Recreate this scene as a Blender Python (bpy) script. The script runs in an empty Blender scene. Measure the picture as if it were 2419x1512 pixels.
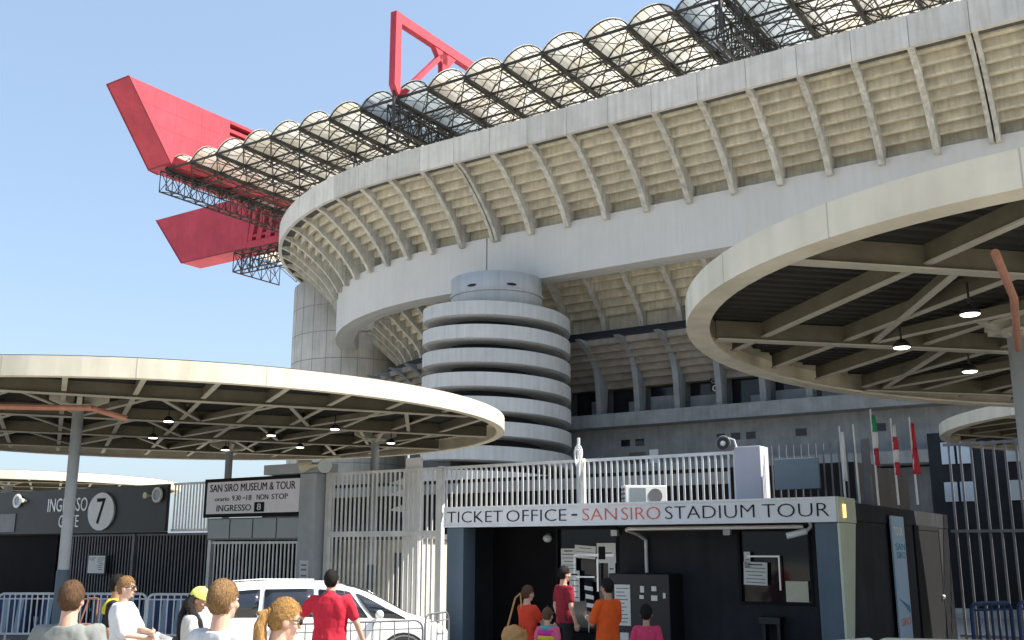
import bpy, math, random
from mathutils import Vector, Matrix, noise
R = math.radians
sc = bpy.context.scene
col = sc.collection
random.seed(7)

# ---------------------------------------------------------------- camera
HC = 2.2
cam_d = bpy.data.cameras.new('camera'); cam = bpy.data.objects.new('camera', cam_d); col.objects.link(cam)
cam.location = (0, 0, HC)
cam.rotation_euler = (R(90) + math.atan2(541, 2400), 0, 0)
cam_d.sensor_width = 36; cam_d.lens = 36 * 2400 / 2419; cam_d.clip_start = 0.1; cam_d.clip_end = 4000
sc.camera = cam
# ---------------------------------------------------------------- light
SUN = Vector((0.95, -0.10, 1.22)).normalized()
w = bpy.data.worlds.new('World'); sc.world = w; w.use_nodes = True
nt = w.node_tree; bg = nt.nodes['Background']
sky = nt.nodes.new('ShaderNodeTexSky'); sky.sky_type = 'NISHITA'; sky.sun_disc = False
sky.sun_elevation = math.asin(SUN.z); sky.sun_rotation = math.atan2(SUN.x, SUN.y)
sky.air_density = 1.0; sky.dust_density = 2.2; sky.ozone_density = 0.7
hz = nt.nodes.new('ShaderNodeMixRGB'); hz.inputs[0].default_value = 0.5; hz.inputs[2].default_value = (1.78, 2.42, 3.25, 1)   # thin summer haze evens the sky out
nt.links.new(sky.outputs[0], hz.inputs[1]); nt.links.new(hz.outputs[0], bg.inputs[0]); bg.inputs[1].default_value = 0.112
sl = bpy.data.lights.new('sun', 'SUN'); sl.energy = 4.6; sl.angle = R(0.5); sl.color = (1, 0.94, 0.84)
so = bpy.data.objects.new('sun', sl); col.objects.link(so)
so.rotation_euler = SUN.to_track_quat('Z', 'Y').to_euler()
sc.view_settings.view_transform = 'Standard'; sc.view_settings.look = 'None'
sc.view_settings.exposure = 1.3; sc.view_settings.gamma = 1
sc.cycles.max_bounces = 6; sc.cycles.diffuse_bounces = 4

# ---------------------------------------------------------------- materials
def mat(name, c, rough=0.7, metal=0.0, var=0.12, scale=3.0, bump=0.0, bscale=40.0, streak=0.0, spec=0.4, c2=None, coat=0.0, rnd=0.0, mstretch=None):
    m = bpy.data.materials.new(name); m.use_nodes = True
    n = m.node_tree; b = n.nodes['Principled BSDF']; L = n.links.new
    b.inputs['Roughness'].default_value = rough; b.inputs['Metallic'].default_value = metal
    b.inputs['Specular IOR Level'].default_value = spec; b.inputs['Coat Weight'].default_value = coat
    tc = n.nodes.new('ShaderNodeTexCoord')
    t = n.nodes.new('ShaderNodeTexNoise'); t.inputs['Scale'].default_value = scale; t.inputs['Detail'].default_value = 6
    t.inputs['Roughness'].default_value = 0.65
    if mstretch:
        m0 = n.nodes.new('ShaderNodeMapping'); m0.inputs['Scale'].default_value = mstretch; L(tc.outputs['Object'], m0.inputs[0]); L(m0.outputs[0], t.inputs['Vector'])
    else: L(tc.outputs['Object'], t.inputs['Vector'])
    r = n.nodes.new('ShaderNodeValToRGB'); r.color_ramp.elements[0].position = 0.3; r.color_ramp.elements[1].position = 0.7
    lo = c2 or [x * (1 - var) for x in c]; hi = [min(1, x * (1 + var * 0.6)) for x in c]
    r.color_ramp.elements[0].color = (*lo, 1); r.color_ramp.elements[1].color = (*hi, 1)
    L(t.outputs[0], r.inputs[0]); out = r.outputs[0]
    if streak:
        mp = n.nodes.new('ShaderNodeMapping'); mp.inputs['Scale'].default_value = (1.3, 1.3, 0.07)
        L(tc.outputs['Object'], mp.inputs[0])
        t2 = n.nodes.new('ShaderNodeTexNoise'); t2.inputs['Scale'].default_value = 2.2; t2.inputs['Detail'].default_value = 8
        L(mp.outputs[0], t2.inputs['Vector'])
        r2 = n.nodes.new('ShaderNodeValToRGB'); r2.color_ramp.elements[0].position = 0.3; r2.color_ramp.elements[1].position = 0.6
        k = 1 - streak; r2.color_ramp.elements[0].color = (k, k, k * 0.97, 1); r2.color_ramp.elements[1].color = (1, 1, 1, 1)
        L(t2.outputs[0], r2.inputs[0])
        mx = n.nodes.new('ShaderNodeMixRGB'); mx.blend_type = 'MULTIPLY'; mx.inputs[0].default_value = 1
        L(out, mx.inputs[1]); L(r2.outputs[0], mx.inputs[2]); out = mx.outputs[0]
    if rnd:
        oi = n.nodes.new('ShaderNodeObjectInfo'); mr = n.nodes.new('ShaderNodeMapRange'); mr.inputs[3].default_value = 1 - rnd; mr.inputs[4].default_value = 1 + rnd * .4
        L(oi.outputs['Random'], mr.inputs[0]); mm = n.nodes.new('ShaderNodeMixRGB'); mm.blend_type = 'MULTIPLY'; mm.inputs[0].default_value = 1
        L(out, mm.inputs[1]); L(mr.outputs[0], mm.inputs[2]); out = mm.outputs[0]
    L(out, b.inputs['Base Color'])
    if bump:
        t3 = n.nodes.new('ShaderNodeTexNoise'); t3.inputs['Scale'].default_value = bscale; t3.inputs['Detail'].default_value = 8
        L(tc.outputs['Object'], t3.inputs['Vector'])
        bp = n.nodes.new('ShaderNodeBump'); bp.inputs['Strength'].default_value = bump; bp.inputs['Distance'].default_value = 0.02
        L(t3.outputs[0], bp.inputs['Height']); L(bp.outputs[0], b.inputs['Normal'])
    return m

def glass_mat(name, c, rough=0.05, spec=0.9):
    m = mat(name, c, rough, 0, 0.05, 1.0, spec=spec); return m

def emit_mat(name, c, s):
    m = mat(name, c, 0.5); b = m.node_tree.nodes['Principled BSDF']
    b.inputs['Emission Color'].default_value = (*c, 1); b.inputs['Emission Strength'].default_value = s; return m

def vault_mat(name, ca, cb):
    m = bpy.data.materials.new(name); m.use_nodes = True
    n = m.node_tree; L = n.links.new
    for x in list(n.nodes): n.nodes.remove(x)
    o = n.nodes.new('ShaderNodeOutputMaterial'); d = n.nodes.new('ShaderNodeBsdfDiffuse'); t = n.nodes.new('ShaderNodeBsdfTranslucent')
    g = n.nodes.new('ShaderNodeBsdfGlossy'); g.inputs['Roughness'].default_value = 0.25
    mx = n.nodes.new('ShaderNodeMixShader'); mx.inputs[0].default_value = 0.78
    mx2 = n.nodes.new('ShaderNodeMixShader'); mx2.inputs[0].default_value = 0.05
    tc = n.nodes.new('ShaderNodeTexCoord'); ns = n.nodes.new('ShaderNodeTexNoise'); ns.inputs['Scale'].default_value = 0.25; ns.inputs['Detail'].default_value = 5
    L(tc.outputs['Object'], ns.inputs['Vector'])
    r = n.nodes.new('ShaderNodeValToRGB'); r.color_ramp.elements[0].color = (*ca, 1); r.color_ramp.elements[1].color = (*cb, 1)
    r.color_ramp.elements[0].position = 0.32; r.color_ramp.elements[1].position = 0.66
    L(ns.outputs[0], r.inputs[0])
    for s in (d, t): L(r.outputs[0], s.inputs['Color'])
    L(d.outputs[0], mx.inputs[1]); L(t.outputs[0], mx.inputs[2]); L(mx.outputs[0], mx2.inputs[1]); L(g.outputs[0], mx2.inputs[2])
    L(mx2.outputs[0], o.inputs[0]); return m

M = dict(
    conc=mat('concrete_panel', (0.66, 0.62, 0.555), 0.85, var=0.16, scale=0.35, bump=0.2, bscale=9, streak=0.17, rnd=.12),
    beam=mat('concrete_smooth', (0.575, 0.56, 0.54), 0.8, var=0.08, scale=0.13, bump=0.06, bscale=6, streak=0.05),
    soff=mat('concrete_soffit', (0.62, 0.555, 0.42), 0.9, c2=(0.42, 0.385, 0.305), scale=0.75, bump=0.6, bscale=3.5, streak=0.22),
    rib=mat('concrete_rib', (0.54, 0.52, 0.46), 0.85, var=0.25, scale=0.9, bump=0.3, bscale=6, streak=0.32, rnd=.12),
    ramp=mat('concrete_ramp', (0.48, 0.485, 0.485), 0.8, var=0.10, scale=0.45, bump=0.15, bscale=12, streak=0.13, rnd=.08),
    dconc=mat('concrete_dark', (0.10, 0.10, 0.10), 0.9, var=0.3, scale=0.5, streak=0.2),  # inner recess walls carry their shade in this darkened concrete colour
    dark=mat('shade_black', (0.025, 0.025, 0.028), 0.9),
    gallery=mat('gallery_grey', (0.20, 0.21, 0.215), 0.85, var=0.25, scale=0.6, streak=0.15),  # lower tier concrete with its deep shadow put into the grey
    pjoint=mat('joint_grey', (0.27, 0.265, 0.255), 0.9),
    gsoff=mat('lower_soffit', (0.20, 0.175, 0.145), 0.9, var=0.3, scale=0.8, bump=0.4, bscale=4),  # darker copy of the soffit concrete, standing in for shadow
    red=mat('red_steel', (0.48, 0.055, 0.08), 0.65, var=0.22, scale=0.22, bump=0.08, bscale=3, streak=0.14, spec=.25),
    dred=mat('red_steel_seam', (0.22, 0.02, 0.035), 0.6),
    truss=mat('dark_steel', (0.045, 0.043, 0.042), 0.6, 0.2, var=0.3, scale=2),
    vault=vault_mat('polycarbonate', (0.70, 0.67, 0.58), (0.90, 0.89, 0.84)), vaultb=vault_mat('blue_polycarbonate', (0.52, 0.56, 0.57), (0.70, 0.74, 0.75)),
    cream=mat('cream_painted_steel', (0.64, 0.595, 0.48), 0.55, var=0.12, scale=1.1, bump=.1, bscale=8, streak=0.16),
    csteel=mat('cream_beam_steel', (0.42, 0.40, 0.33), 0.6, var=0.15, scale=1.5), bweb=mat('shaded_beam_web', (0.13, 0.118, 0.08), 0.7, var=0.3, scale=1.5),  # web darkened so the beam's shaded side is in the colour
    deck=mat('roof_deck', (0.035, 0.033, 0.029), 0.75, var=0.2, scale=2),
    pole=mat('pole_paint', (0.40, 0.43, 0.46), 0.55, var=0.12, scale=2.5, streak=0.1),
    bluepaint=mat('blue_grey_paint', (0.085, 0.12, 0.155), 0.6, var=0.12, scale=1.5, streak=0.15),
    rust=mat('rusty_pipe', (0.42, 0.20, 0.14), 0.7, var=0.2, scale=4),
    bar=mat('galvanised_bar', (0.70, 0.70, 0.68), 0.5, 0.15, var=0.2, scale=2),
    dbar=mat('dull_bar', (0.16, 0.16, 0.17), 0.6, 0.1, var=0.3, scale=2),
    panelk=mat('black_panel', (0.030, 0.034, 0.038), 0.55, var=0.2, scale=1.2),
    panelw=mat('dark_wall', (0.034, 0.035, 0.040), 0.75, spec=.12, var=0.25, scale=1.2, streak=0.2),
    panelbr=mat('dark_brown_wall', (0.013, 0.012, 0.013), 0.8, spec=.05, var=0.25, scale=1.0),
    signw=mat('sign_white', (0.66, 0.67, 0.68), 0.5, var=0.06, scale=3, streak=0.06),
    signl=mat('sign_lilac', (0.84, 0.81, 0.87), 0.5, var=0.05, scale=3),
    mint=mat('mint_paint', (0.52, 0.57, 0.46), 0.55, var=0.06, scale=2, streak=0.08),
    ink=mat('black_ink', (0.016, 0.016, 0.018), 0.75, spec=.12),
    redink=mat('red_ink', (0.60, 0.13, 0.075), 0.6),
    white=mat('white_paint', (0.78, 0.78, 0.77), 0.5, var=0.04),
    paper=mat('paper', (0.70, 0.70, 0.66), 0.9, var=0.05, scale=5),
    lilac=mat('lilac_pillar', (0.48, 0.48, 0.56), 0.6, var=0.05, scale=1.5, streak=0.08),
    glass=glass_mat('window_glass', (0.012, 0.013, 0.015), 0.06, 0.3),
    glassg=glass_mat('grey_pane', (0.20, 0.23, 0.25), 0.15),
    wglass=glass_mat('pale_pane', (0.50, 0.56, 0.60), 0.2),
    carw=mat('car_paint', (0.80, 0.81, 0.82), 0.3, var=0.02, spec=0.5, coat=0.6),
    carglass=glass_mat('car_glass', (0.012, 0.016, 0.024)),
    rubber=mat('rubber', (0.02, 0.02, 0.02), 0.85),
    alu=mat('aluminium', (0.6, 0.6, 0.6), 0.35, 0.8, var=0.1),
    tail=mat('tail_lamp', (0.35, 0.01, 0.03), 0.25, var=0.3, scale=8, spec=0.8),
    ivory=mat('ivory_plastic', (0.66, 0.62, 0.46), 0.5, var=0.08, scale=4),
    barrier=mat('barrier_steel', (0.84, 0.85, 0.86), 0.4, 0.1, var=0.1, scale=3),
    bluem=mat('blue_plastic', (0.035, 0.065, 0.17), 0.55, var=0.2, scale=3),
    blues=mat('sky_blue_banner', (0.35, 0.48, 0.60), 0.7, var=0.06, scale=2),
    banner_ink=mat('banner_blue_ink', (0.06, 0.22, 0.36), 0.8),
    pave=mat('pavement', (0.48, 0.46, 0.41), 0.9, var=0.12, scale=0.6, bump=0.3, bscale=25),
    asph=mat('forecourt_paving', (0.36, 0.34, 0.30), 0.9, var=0.2, scale=1.5, bump=0.4, bscale=60),
    lamp=emit_mat('lamp_glow', (1.0, 0.93, 0.80), 3.0),
    amber=emit_mat('amber_glow', (1.0, 0.55, 0.15), 1.2),
    green=mat('flag_green', (0.03, 0.28, 0.12), 0.8), fred=mat('flag_red', (0.50, 0.03, 0.05), 0.8), fwhite=mat('flag_white', (0.72, 0.71, 0.70), 0.8),
    screen=mat('blue_grey_screen', (0.16, 0.21, 0.25), 0.6, var=0.08),
    tan=mat('tan_leather', (0.45, 0.25, 0.08), 0.6, var=0.2, scale=8, bump=0.3),
    brown=mat('brown_leather', (0.22, 0.10, 0.06), 0.6, var=0.2, scale=8),
    black=mat('black_plastic', (0.018, 0.018, 0.02), 0.5),
)

# ---------------------------------------------------------------- mesh helpers
class MB:
    def __init__(s): s.v = []; s.f = []
    def add(s, vs, fs):
        o = len(s.v); s.v += [tuple(x) for x in vs]; s.f += [tuple(i + o for i in f) for f in fs]
    def hexa(s, p):       # 8 corners: bottom 0-3 (ccw), top 4-7
        s.add(p, [(3, 2, 1, 0), (4, 5, 6, 7), (0, 1, 5, 4), (1, 2, 6, 5), (2, 3, 7, 6), (3, 0, 4, 7)])
    def box(s, c, ex, ey, ez):   # centre + half-axis vectors
        c, ex, ey, ez = Vector(c), Vector(ex), Vector(ey), Vector(ez)
        s.hexa([c - ex - ey - ez, c + ex - ey - ez, c + ex + ey - ez, c - ex + ey - ez, c - ex - ey + ez, c + ex - ey + ez, c + ex + ey + ez, c - ex + ey + ez])
    def abox(s, x0, x1, y0, y1, z0, z1):
        s.box(((x0 + x1) / 2, (y0 + y1) / 2, (z0 + z1) / 2), ((x1 - x0) / 2, 0, 0), (0, (y1 - y0) / 2, 0), (0, 0, (z1 - z0) / 2))
    def fbox(s, s0, s1, d0, d1, z0, z1):   # box in facade coordinates
        s.hexa([P(s0, d0, z0), P(s1, d0, z0), P(s1, d1, z0), P(s0, d1, z0), P(s0, d0, z1), P(s1, d0, z1), P(s1, d1, z1), P(s0, d1, z1)])
    def tube(s, a, b, r, n=6, r2=None):
        a, b = Vector(a), Vector(b); r2 = r if r2 is None else r2
        if (b - a).length < 1e-6: return
        z = (b - a).normalized(); x = z.orthogonal().normalized(); y = z.cross(x); vs = []
        for q, rr in ((a, r), (b, r2)):
            for i in range(n):
                t = 2 * math.pi * i / n; vs.append(q + x * (math.cos(t) * rr) + y * (math.sin(t) * rr))
        fs = [(i, (i + 1) % n, n + (i + 1) % n, n + i) for i in range(n)] + [tuple(range(n - 1, -1, -1)), tuple(range(n, 2 * n))]
        s.add(vs, fs)
    def path(s, pts, r, n=6):
        for a, b in zip(pts, pts[1:]): s.tube(a, b, r, n)
    def sweep(s, rings, closed=True, cap=True):   # rings of equal length
        n = len(rings[0]); o = [v for r in rings for v in r]; fs = []
        for k in range(len(rings) - 1):
            for i in range(n if closed else n - 1):
                j = (i + 1) % n; fs.append((k * n + i, k * n + j, (k + 1) * n + j, (k + 1) * n + i))
        if cap and closed:
            fs.append(tuple(range(n - 1, -1, -1))); m = (len(rings) - 1) * n; fs.append(tuple(range(m, m + n)))
        s.add(o, fs)
    def prism(s, poly, off):   # polygon of points extruded by vector
        n = len(poly); off = Vector(off); a = [Vector(p) for p in poly]
        s.add(a + [p + off for p in a], [tuple(range(n - 1, -1, -1)), tuple(range(n, 2 * n))] + [(i, (i + 1) % n, n + (i + 1) % n, n + i) for i in range(n)])
    def ell(s, c, r, n=14, m=9, mtx=None):
        c = Vector(c); rings = []; vs = []; fs = []
        for j in range(m + 1):
            t = math.pi * j / m
            for i in range(n):
                p = 2 * math.pi * i / n
                v = Vector((r[0] * math.sin(t) * math.cos(p), r[1] * math.sin(t) * math.sin(p), r[2] * math.cos(t)))
                if mtx: v = mtx @ v
                vs.append(c + v)
        for j in range(m):
            for i in range(n):
                fs.append((j * n + i, (j + 1) * n + i, (j + 1) * n + (i + 1) % n, j * n + (i + 1) % n))
        s.add(vs, fs)
    def cap(s, a, b, r, r2=None, n=12):   # tapered capsule
        r2 = r if r2 is None else r2; s.tube(a, b, r, n, r2); s.ell(a, (r, r, r), n, 6); s.ell(b, (r2, r2, r2), n, 6)
    def revolve(s, c, prof, n=24):       # prof [(r,z)] closed by caps
        c = Vector(c); s.sweep([[c + Vector((r * math.cos(2 * math.pi * i / n), r * math.sin(2 * math.pi * i / n), z)) for i in range(n)] for r, z in prof])
    def disc(s, c, r, nrm, th, n=28):
        nrm = Vector(nrm).normalized(); c = Vector(c); s.tube(c, c + nrm * th, r, n)
    def build(s, name, m, parent=None, smooth=False, bevel=0.0, at=None):
        me = bpy.data.meshes.new(name); v = s.v
        if at is not None: v = [(a - at[0], b - at[1], c - at[2]) for a, b, c in v]
        me.from_pydata(v, [], s.f); me.update()
        o = bpy.data.objects.new(name, me); col.objects.link(o); me.materials.append(m)
        if at is not None: o.location = at
        import bmesh
        bm = bmesh.new(); bm.from_mesh(me); bmesh.ops.recalc_face_normals(bm, faces=bm.faces); bm.to_mesh(me); bm.free()
        if smooth:
            for p in me.polygons: p.use_smooth = True
        if bevel:
            b = o.modifiers.new('bevel', 'BEVEL'); b.width = bevel; b.segments = 2; b.limit_method = 'ANGLE'
        if parent is not None:
            o.parent = parent; o.matrix_parent_inverse = parent.matrix_world.inverted() if False else Matrix.Translation(-Vector(parent.location)) if at is None else Matrix.Translation(-Vector(parent.location))
        return o

def tag(o, label, cat, group=None, kind=None):
    if label: o['label'] = label
    if cat: o['category'] = cat
    if group: o['group'] = group
    if kind: o['kind'] = kind
    return o
def thing(name, label, cat, loc, group=None):
    o = bpy.data.objects.new(name, None); col.objects.link(o); o.location = loc; o.empty_display_size = 0.2
    return tag(o, label, cat, group)
def copy_tree(root, delta, rz=0.0):
    r = root.copy(); col.objects.link(r); r.location = Vector(root.location) + Vector(delta); r.rotation_euler.z = root.rotation_euler.z + rz
    def rec(a, b):
        for ch in list(a.children):
            c = ch.copy(); col.objects.link(c); c.parent = b; rec(ch, c)
    rec(root, r); return r

# facade frame: s along the stand, d away from the camera
A = R(-33.5); T = Vector((math.cos(A), math.sin(A), 0)); N = Vector((-math.sin(A), math.cos(A), 0)); Z = Vector((0, 0, 1))
def P(s, d, z): return T * s + N * d + Z * z
AS, AD = -68.3, 126.7      # centre of the stand's curved end
def SP(u, d, z):           # u: length along the front edge (u = -s), wraps round the curved end
    if u <= 68.3: return P(-u, d, z)
    ph = (u - 68.3) / 46.0; r = AD - d
    return P(AS - r * math.sin(ph), AD - r * math.cos(ph), z)
def us(u0, u1):
    out = [u0]; u = u0
    while u < u1 - 1e-6:
        st = 1.15 if u >= 67 else 4.6
        u = min(u + st, u1); out.append(u)
    return out
def sweepSP(mb, prof, u0, u1, closed=True):
    mb.sweep([[SP(u, d, z) for d, z in prof] for u in us(u0, u1)], closed, closed)

def text_mesh(txt, name, m, parent, origin, xdir, width, height, th=0.006, nrm=None, align='LEFT', shear=0.0, thin=0.0):
    cu = bpy.data.curves.new(name, 'FONT'); cu.body = txt; cu.extrude = 0.5; cu.resolution_u = 3; cu.shear = shear; cu.offset = thin
    to = bpy.data.objects.new(name, cu); col.objects.link(to)
    dg = bpy.context.evaluated_depsgraph_get(); me = bpy.data.meshes.new_from_object(to.evaluated_get(dg))
    bpy.data.objects.remove(to)
    xs = [v.co.x for v in me.vertices]; ys = [v.co.y for v in me.vertices]
    x0, x1, y0, y1 = min(xs), max(xs), min(ys), max(ys); xd = Vector(xdir).normalized(); nrm = Vector(nrm)
    ox = Vector(origin)
    for v in me.vertices:
        fx = (v.co.x - x0) / (x1 - x0) * width; fy = (v.co.y - y0) / (y1 - y0) * height
        v.co = ox + xd * fx + Z * fy + nrm * (th if v.co.z > 0 else -0.002)
    me.materials.clear(); me.materials.append(m)
    o = bpy.data.objects.new(name, me); col.objects.link(o)
    if parent is not None:
        o.parent = parent; o.matrix_parent_inverse = Matrix.Translation(-Vector(parent.location))
    return o
FO = -N   # outward normal of everything parallel to the fence

# ================================================================= ground
mb = MB()
ys = [-60, 7.6, 8.5, 9.5, 10.5, 11.5, 12.5, 13.5, 14.5, 15.2, 60, 900]
def gz(y): return 0.2 * max(0, min(1, (15.0 - y) / 7.0))
vs = []
for y in ys:
    for x in (-900, -60, 60, 900): vs.append((x, y, gz(y)))
mb.add(vs, [(r * 4 + c, r * 4 + c + 1, (r + 1) * 4 + c + 1, (r + 1) * 4 + c) for r in range(len(ys) - 1) for c in range(3)])
tag(mb.build('ground', M['pave']), 'pale paved forecourt outside the stadium', None, kind='structure')

mb = MB(); vs = []
for y in ys[:10]:
    for x in (-70, 60): vs.append((x, y, gz(y) + .004))
mb.add(vs + [(-70, 58, .004), (60, 22, .004)], [(r * 2, r * 2 + 1, r * 2 + 3, r * 2 + 2) for r in range(10)])
tag(mb.build('forecourt', M['asph']), 'worn pale forecourt in front of the fence', None, kind='structure')
# ================================================================= stadium
st = thing('stadium', 'huge grey concrete football stadium with ribbed overhanging tier, spiral ramp tower and red roof girders', 'stadium', P(-60, 100, 0))
U0, U1 = -12.0, 176.0
JO = 60.8; PITCH = 4.6
# parapet panels
k0 = -16; 
for k in range(k0, 26):
    a = JO + k * PITCH; b = a + PITCH
    mb = MB()
    n = 5 if b > 67 else 1
    rings = []
    for i in range(n + 1):
        u = a + 0.018 + (PITCH - 0.036) * i / n
        rings.append([SP(u, 80.7, 41.95), SP(u, 80.7, 44.75), SP(u, 80.95, 44.8), SP(u, 81.15, 44.75), SP(u, 81.15, 41.95)])
    mb.sweep(rings); mb.build('parapet_panel', M['conc'], st)
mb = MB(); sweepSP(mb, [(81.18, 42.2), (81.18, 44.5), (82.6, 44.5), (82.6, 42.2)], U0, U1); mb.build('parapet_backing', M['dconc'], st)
# stepped soffit of the top tier
NS = 9; prof = [(81.25, 43.3)]
for i in range(NS):
    d0 = 81.25 + i * 8.55 / NS; z0 = 43.3 - i * 6.1 / NS; d1 = d0 + 8.55 / NS; z1 = z0 - 6.1 / NS
    prof += [(d0 + 0.05, z1 + 0.10), (d0 + 0.16, z1 - 0.04), (d1 - 0.37, z1 + 0.02), (d1 - 0.34, z1 + 0.62), (d1, z1 + 0.62)]
prof += [(89.85, 37.2), (89.9, 35.0), (91.0, 35.0), (91.0, 39.0), (82.5, 44.4)]
mb = MB(); sweepSP(mb, prof, U0, U1); mb.build('tier_soffit', M['soff'], st)
# ribs
def smooth_curve(pts, n=4):
    out = []
    q = [pts[0]] + pts + [pts[-1]]
    for i in range(1, len(q) - 2):
        for k in range(n):
            t = k / n; a, b, c, d = q[i - 1], q[i], q[i + 1], q[i + 2]
            out.append(tuple(0.5 * ((2 * b[x]) + (-a[x] + c[x]) * t + (2 * a[x] - 5 * b[x] + 4 * c[x] - d[x]) * t * t + (-a[x] + 3 * b[x] - 3 * c[x] + d[x]) * t ** 3) for x in (0, 1)))
    return out + [pts[-1]]
RP = smooth_curve([(81.0, 42.0), (82.6, 41.25), (84.4, 39.85), (85.9, 38.5), (87.2, 37.05), (88.0, 35.9), (88.3, 35.3)]) + [(90.3, 35.3), (90.3, 37.6), (81.3, 43.6)]
def rib(u, th, prof, name, m):
    mb = MB(); a = [SP(u - th / 2, d, z) for d, z in prof]; b = [SP(u + th / 2, d, z) for d, z in prof]
    # keep thickness constant round the bend
    mid = [SP(u, d, z) for d, z in prof]; t = (SP(u + 0.01, 81, 0) - SP(u - 0.01, 81, 0)).normalized() * th / 2
    mb.sweep([[p - t for p in mid], [p + t for p in mid]]); return mb.build(name, m, st)
k = 0
for k in range(k0, 26):
    u = JO + k * PITCH
    if k in (0, -11):
        rib(u - 0.26, 0.36, RP, 'rib', M['rib']); rib(u + 0.26, 0.36, RP, 'rib', M['rib'])
    else: rib(u, 0.54, RP, 'rib', M['rib'])
# ring beam in two pieces with a joint
bp = [(88.9, 30.32), (88.9, 36.0), (89.1, 36.05), (91.4, 36.05), (91.4, 30.3), (90.2, 30.26)]
UE = 68.3 + 46 * R(61.5)
for a, b in ((U0, 62.12), (62.28, UE)):
    mb = MB(); sweepSP(mb, bp, a, b); mb.build('ring_beam', M['beam'], st)
# second tier soffit and ribs under the beam
prof = [(94.0, 32.3)]
for i in range(6):
    d0 = 94.0 + i * 0.82; z0 = 32.3 - i * 0.78; prof += [(d0 + 0.04, z0 - 0.66), (d0 + 0.14, z0 - 0.79), (d0 + 0.50, z0 - 0.74), (d0 + 0.52, z0 - 0.2), (d0 + 0.82, z0 - 0.2)]
prof += [(98.95, 25.4), (99.5, 25.4), (99.5, 32.3)]
mb = MB(); sweepSP(mb, prof, U0, U1); mb.build('tier_soffit', M['soff'], st)
RP2 = smooth_curve([(93.2, 31.4), (94.2, 30.6), (95.9, 29.1), (97.3, 27.7), (97.95, 26.4), (98.0, 25.2)]) + [(99.2, 25.2), (99.2, 32.0)]
RP3 = smooth_curve([(92.0, 23.95), (94.3, 22.85), (95.7, 21.6), (96.25, 19.8), (96.5, 17.2), (96.5, 16.2)]) + [(97.8, 16.2), (98.3, 20.5), (94.5, 23.95)]
for k in range(-15, 22):
    u = JO + k * PITCH + 1.0
    rib(u, 0.55, RP2, 'rib', M['rib'])
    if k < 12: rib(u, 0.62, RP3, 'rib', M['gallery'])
mb = MB(); sweepSP(mb, [(93.9, 24.0), (93.9, 24.35), (95.8, 24.45), (95.8, 25.4), (99.4, 25.4), (99.4, 24.0)], U0, 132); mb.build('floor_slab', M['dark'], st)  # near-black colour stands in for the shade in this gap
prof = [(93.6, 24.02)]
for i in range(6):
    d0 = 93.6 + i * 0.72; z0 = 24.02 - i * 0.66; prof += [(d0 + 0.03, z0 - 0.54), (d0 + 0.12, z0 - 0.66), (d0 + 0.72, z0 - 0.6)]
prof += [(98.0, 19.3), (99.4, 19.3), (99.4, 24.02)]
mb = MB(); sweepSP(mb, prof, U0, 132); mb.build('tier_soffit', M['gsoff'], st)
# gallery below
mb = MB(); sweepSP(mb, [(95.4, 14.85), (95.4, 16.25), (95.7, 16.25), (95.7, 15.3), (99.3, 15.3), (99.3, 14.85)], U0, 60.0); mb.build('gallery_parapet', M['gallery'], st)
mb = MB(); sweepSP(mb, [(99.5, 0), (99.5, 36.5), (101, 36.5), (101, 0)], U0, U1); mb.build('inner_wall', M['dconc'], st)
for k in range(-15, 12):
    u = JO + k * PITCH + 1.0
    mb = MB(); z1 = 18.2 + random.uniform(-0.3, 0.6)
    for q in [(u + 0.5, u + PITCH - 0.4)]:
        mb.sweep([[SP(x, 99.2, 16.3), SP(x, 99.2, 19.3), SP(x, 99.45, 19.3), SP(x, 99.45, 16.3)] for x in q])
    o = mb.build('window', M['glass'], st)
    m2 = MB(); m2.sweep([[SP(x, 98.7, 15.35), SP(x, 98.7, z1 - 0.6), SP(x, 98.85, z1 - 0.6), SP(x, 98.85, 15.35)] for x in (u + 0.6, u + PITCH * random.choice((0.45, 0.7, 0.88)))]); m2.build('counter_wall', M['gallery'], st)
# small dark sign with white letters in the gallery
mb = MB(); mb.fbox(-40.0, -38.7, 97.3, 97.36, 18.0, 19.3); g = mb.build('gallery_sign', M['ink'], st)
text_mesh('GY', 'sign_letters', M['gallery'], g, P(-39.85, 97.29, 18.75), T, 0.8, 0.45, 0.01, FO)
mb = MB(); mb.path([P(-39.45, 97.28, 18.25) + T * (0.26 * math.cos(a)) + Z * (0.26 * math.sin(a)) for a in [i * math.pi / 8 for i in range(17)]], 0.05, 5); mb.build('sign_ring', M['white'], g)
# lower recessed wall with small windows, doors
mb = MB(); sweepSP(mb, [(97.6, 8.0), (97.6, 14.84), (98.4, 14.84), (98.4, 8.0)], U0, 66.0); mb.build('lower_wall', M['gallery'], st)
for s in (-50.5, -48.8, -39.6, -38.1, -36.5, -31.5, -24, -16):
    mb = MB(); mb.fbox(s, s + random.uniform(0.7, 1.1), 97.5, 97.59, 12.9, 13.6); o = mb.build('window', M['glass'], st)
mb = MB(); mb.fbox(-49.6, -47.7, 97.5, 97.59, 10.2, 12.2); mb.build('door', M['dconc'], st)
mb = MB(); mb.fbox(-47.2, -46.2, 97.5, 97.59, 10.6, 12.4); mb.build('notice_panel', M['signw'], st)
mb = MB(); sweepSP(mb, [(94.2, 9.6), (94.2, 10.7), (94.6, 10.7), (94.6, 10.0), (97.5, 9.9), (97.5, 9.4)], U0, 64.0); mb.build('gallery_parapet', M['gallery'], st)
mb = MB(); sweepSP(mb, [(95.5, 0), (95.5, 9.3), (97.4, 9.3), (97.4, 0)], U0, 66.0); mb.build('base_wall', M['dconc'], st)

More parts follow.
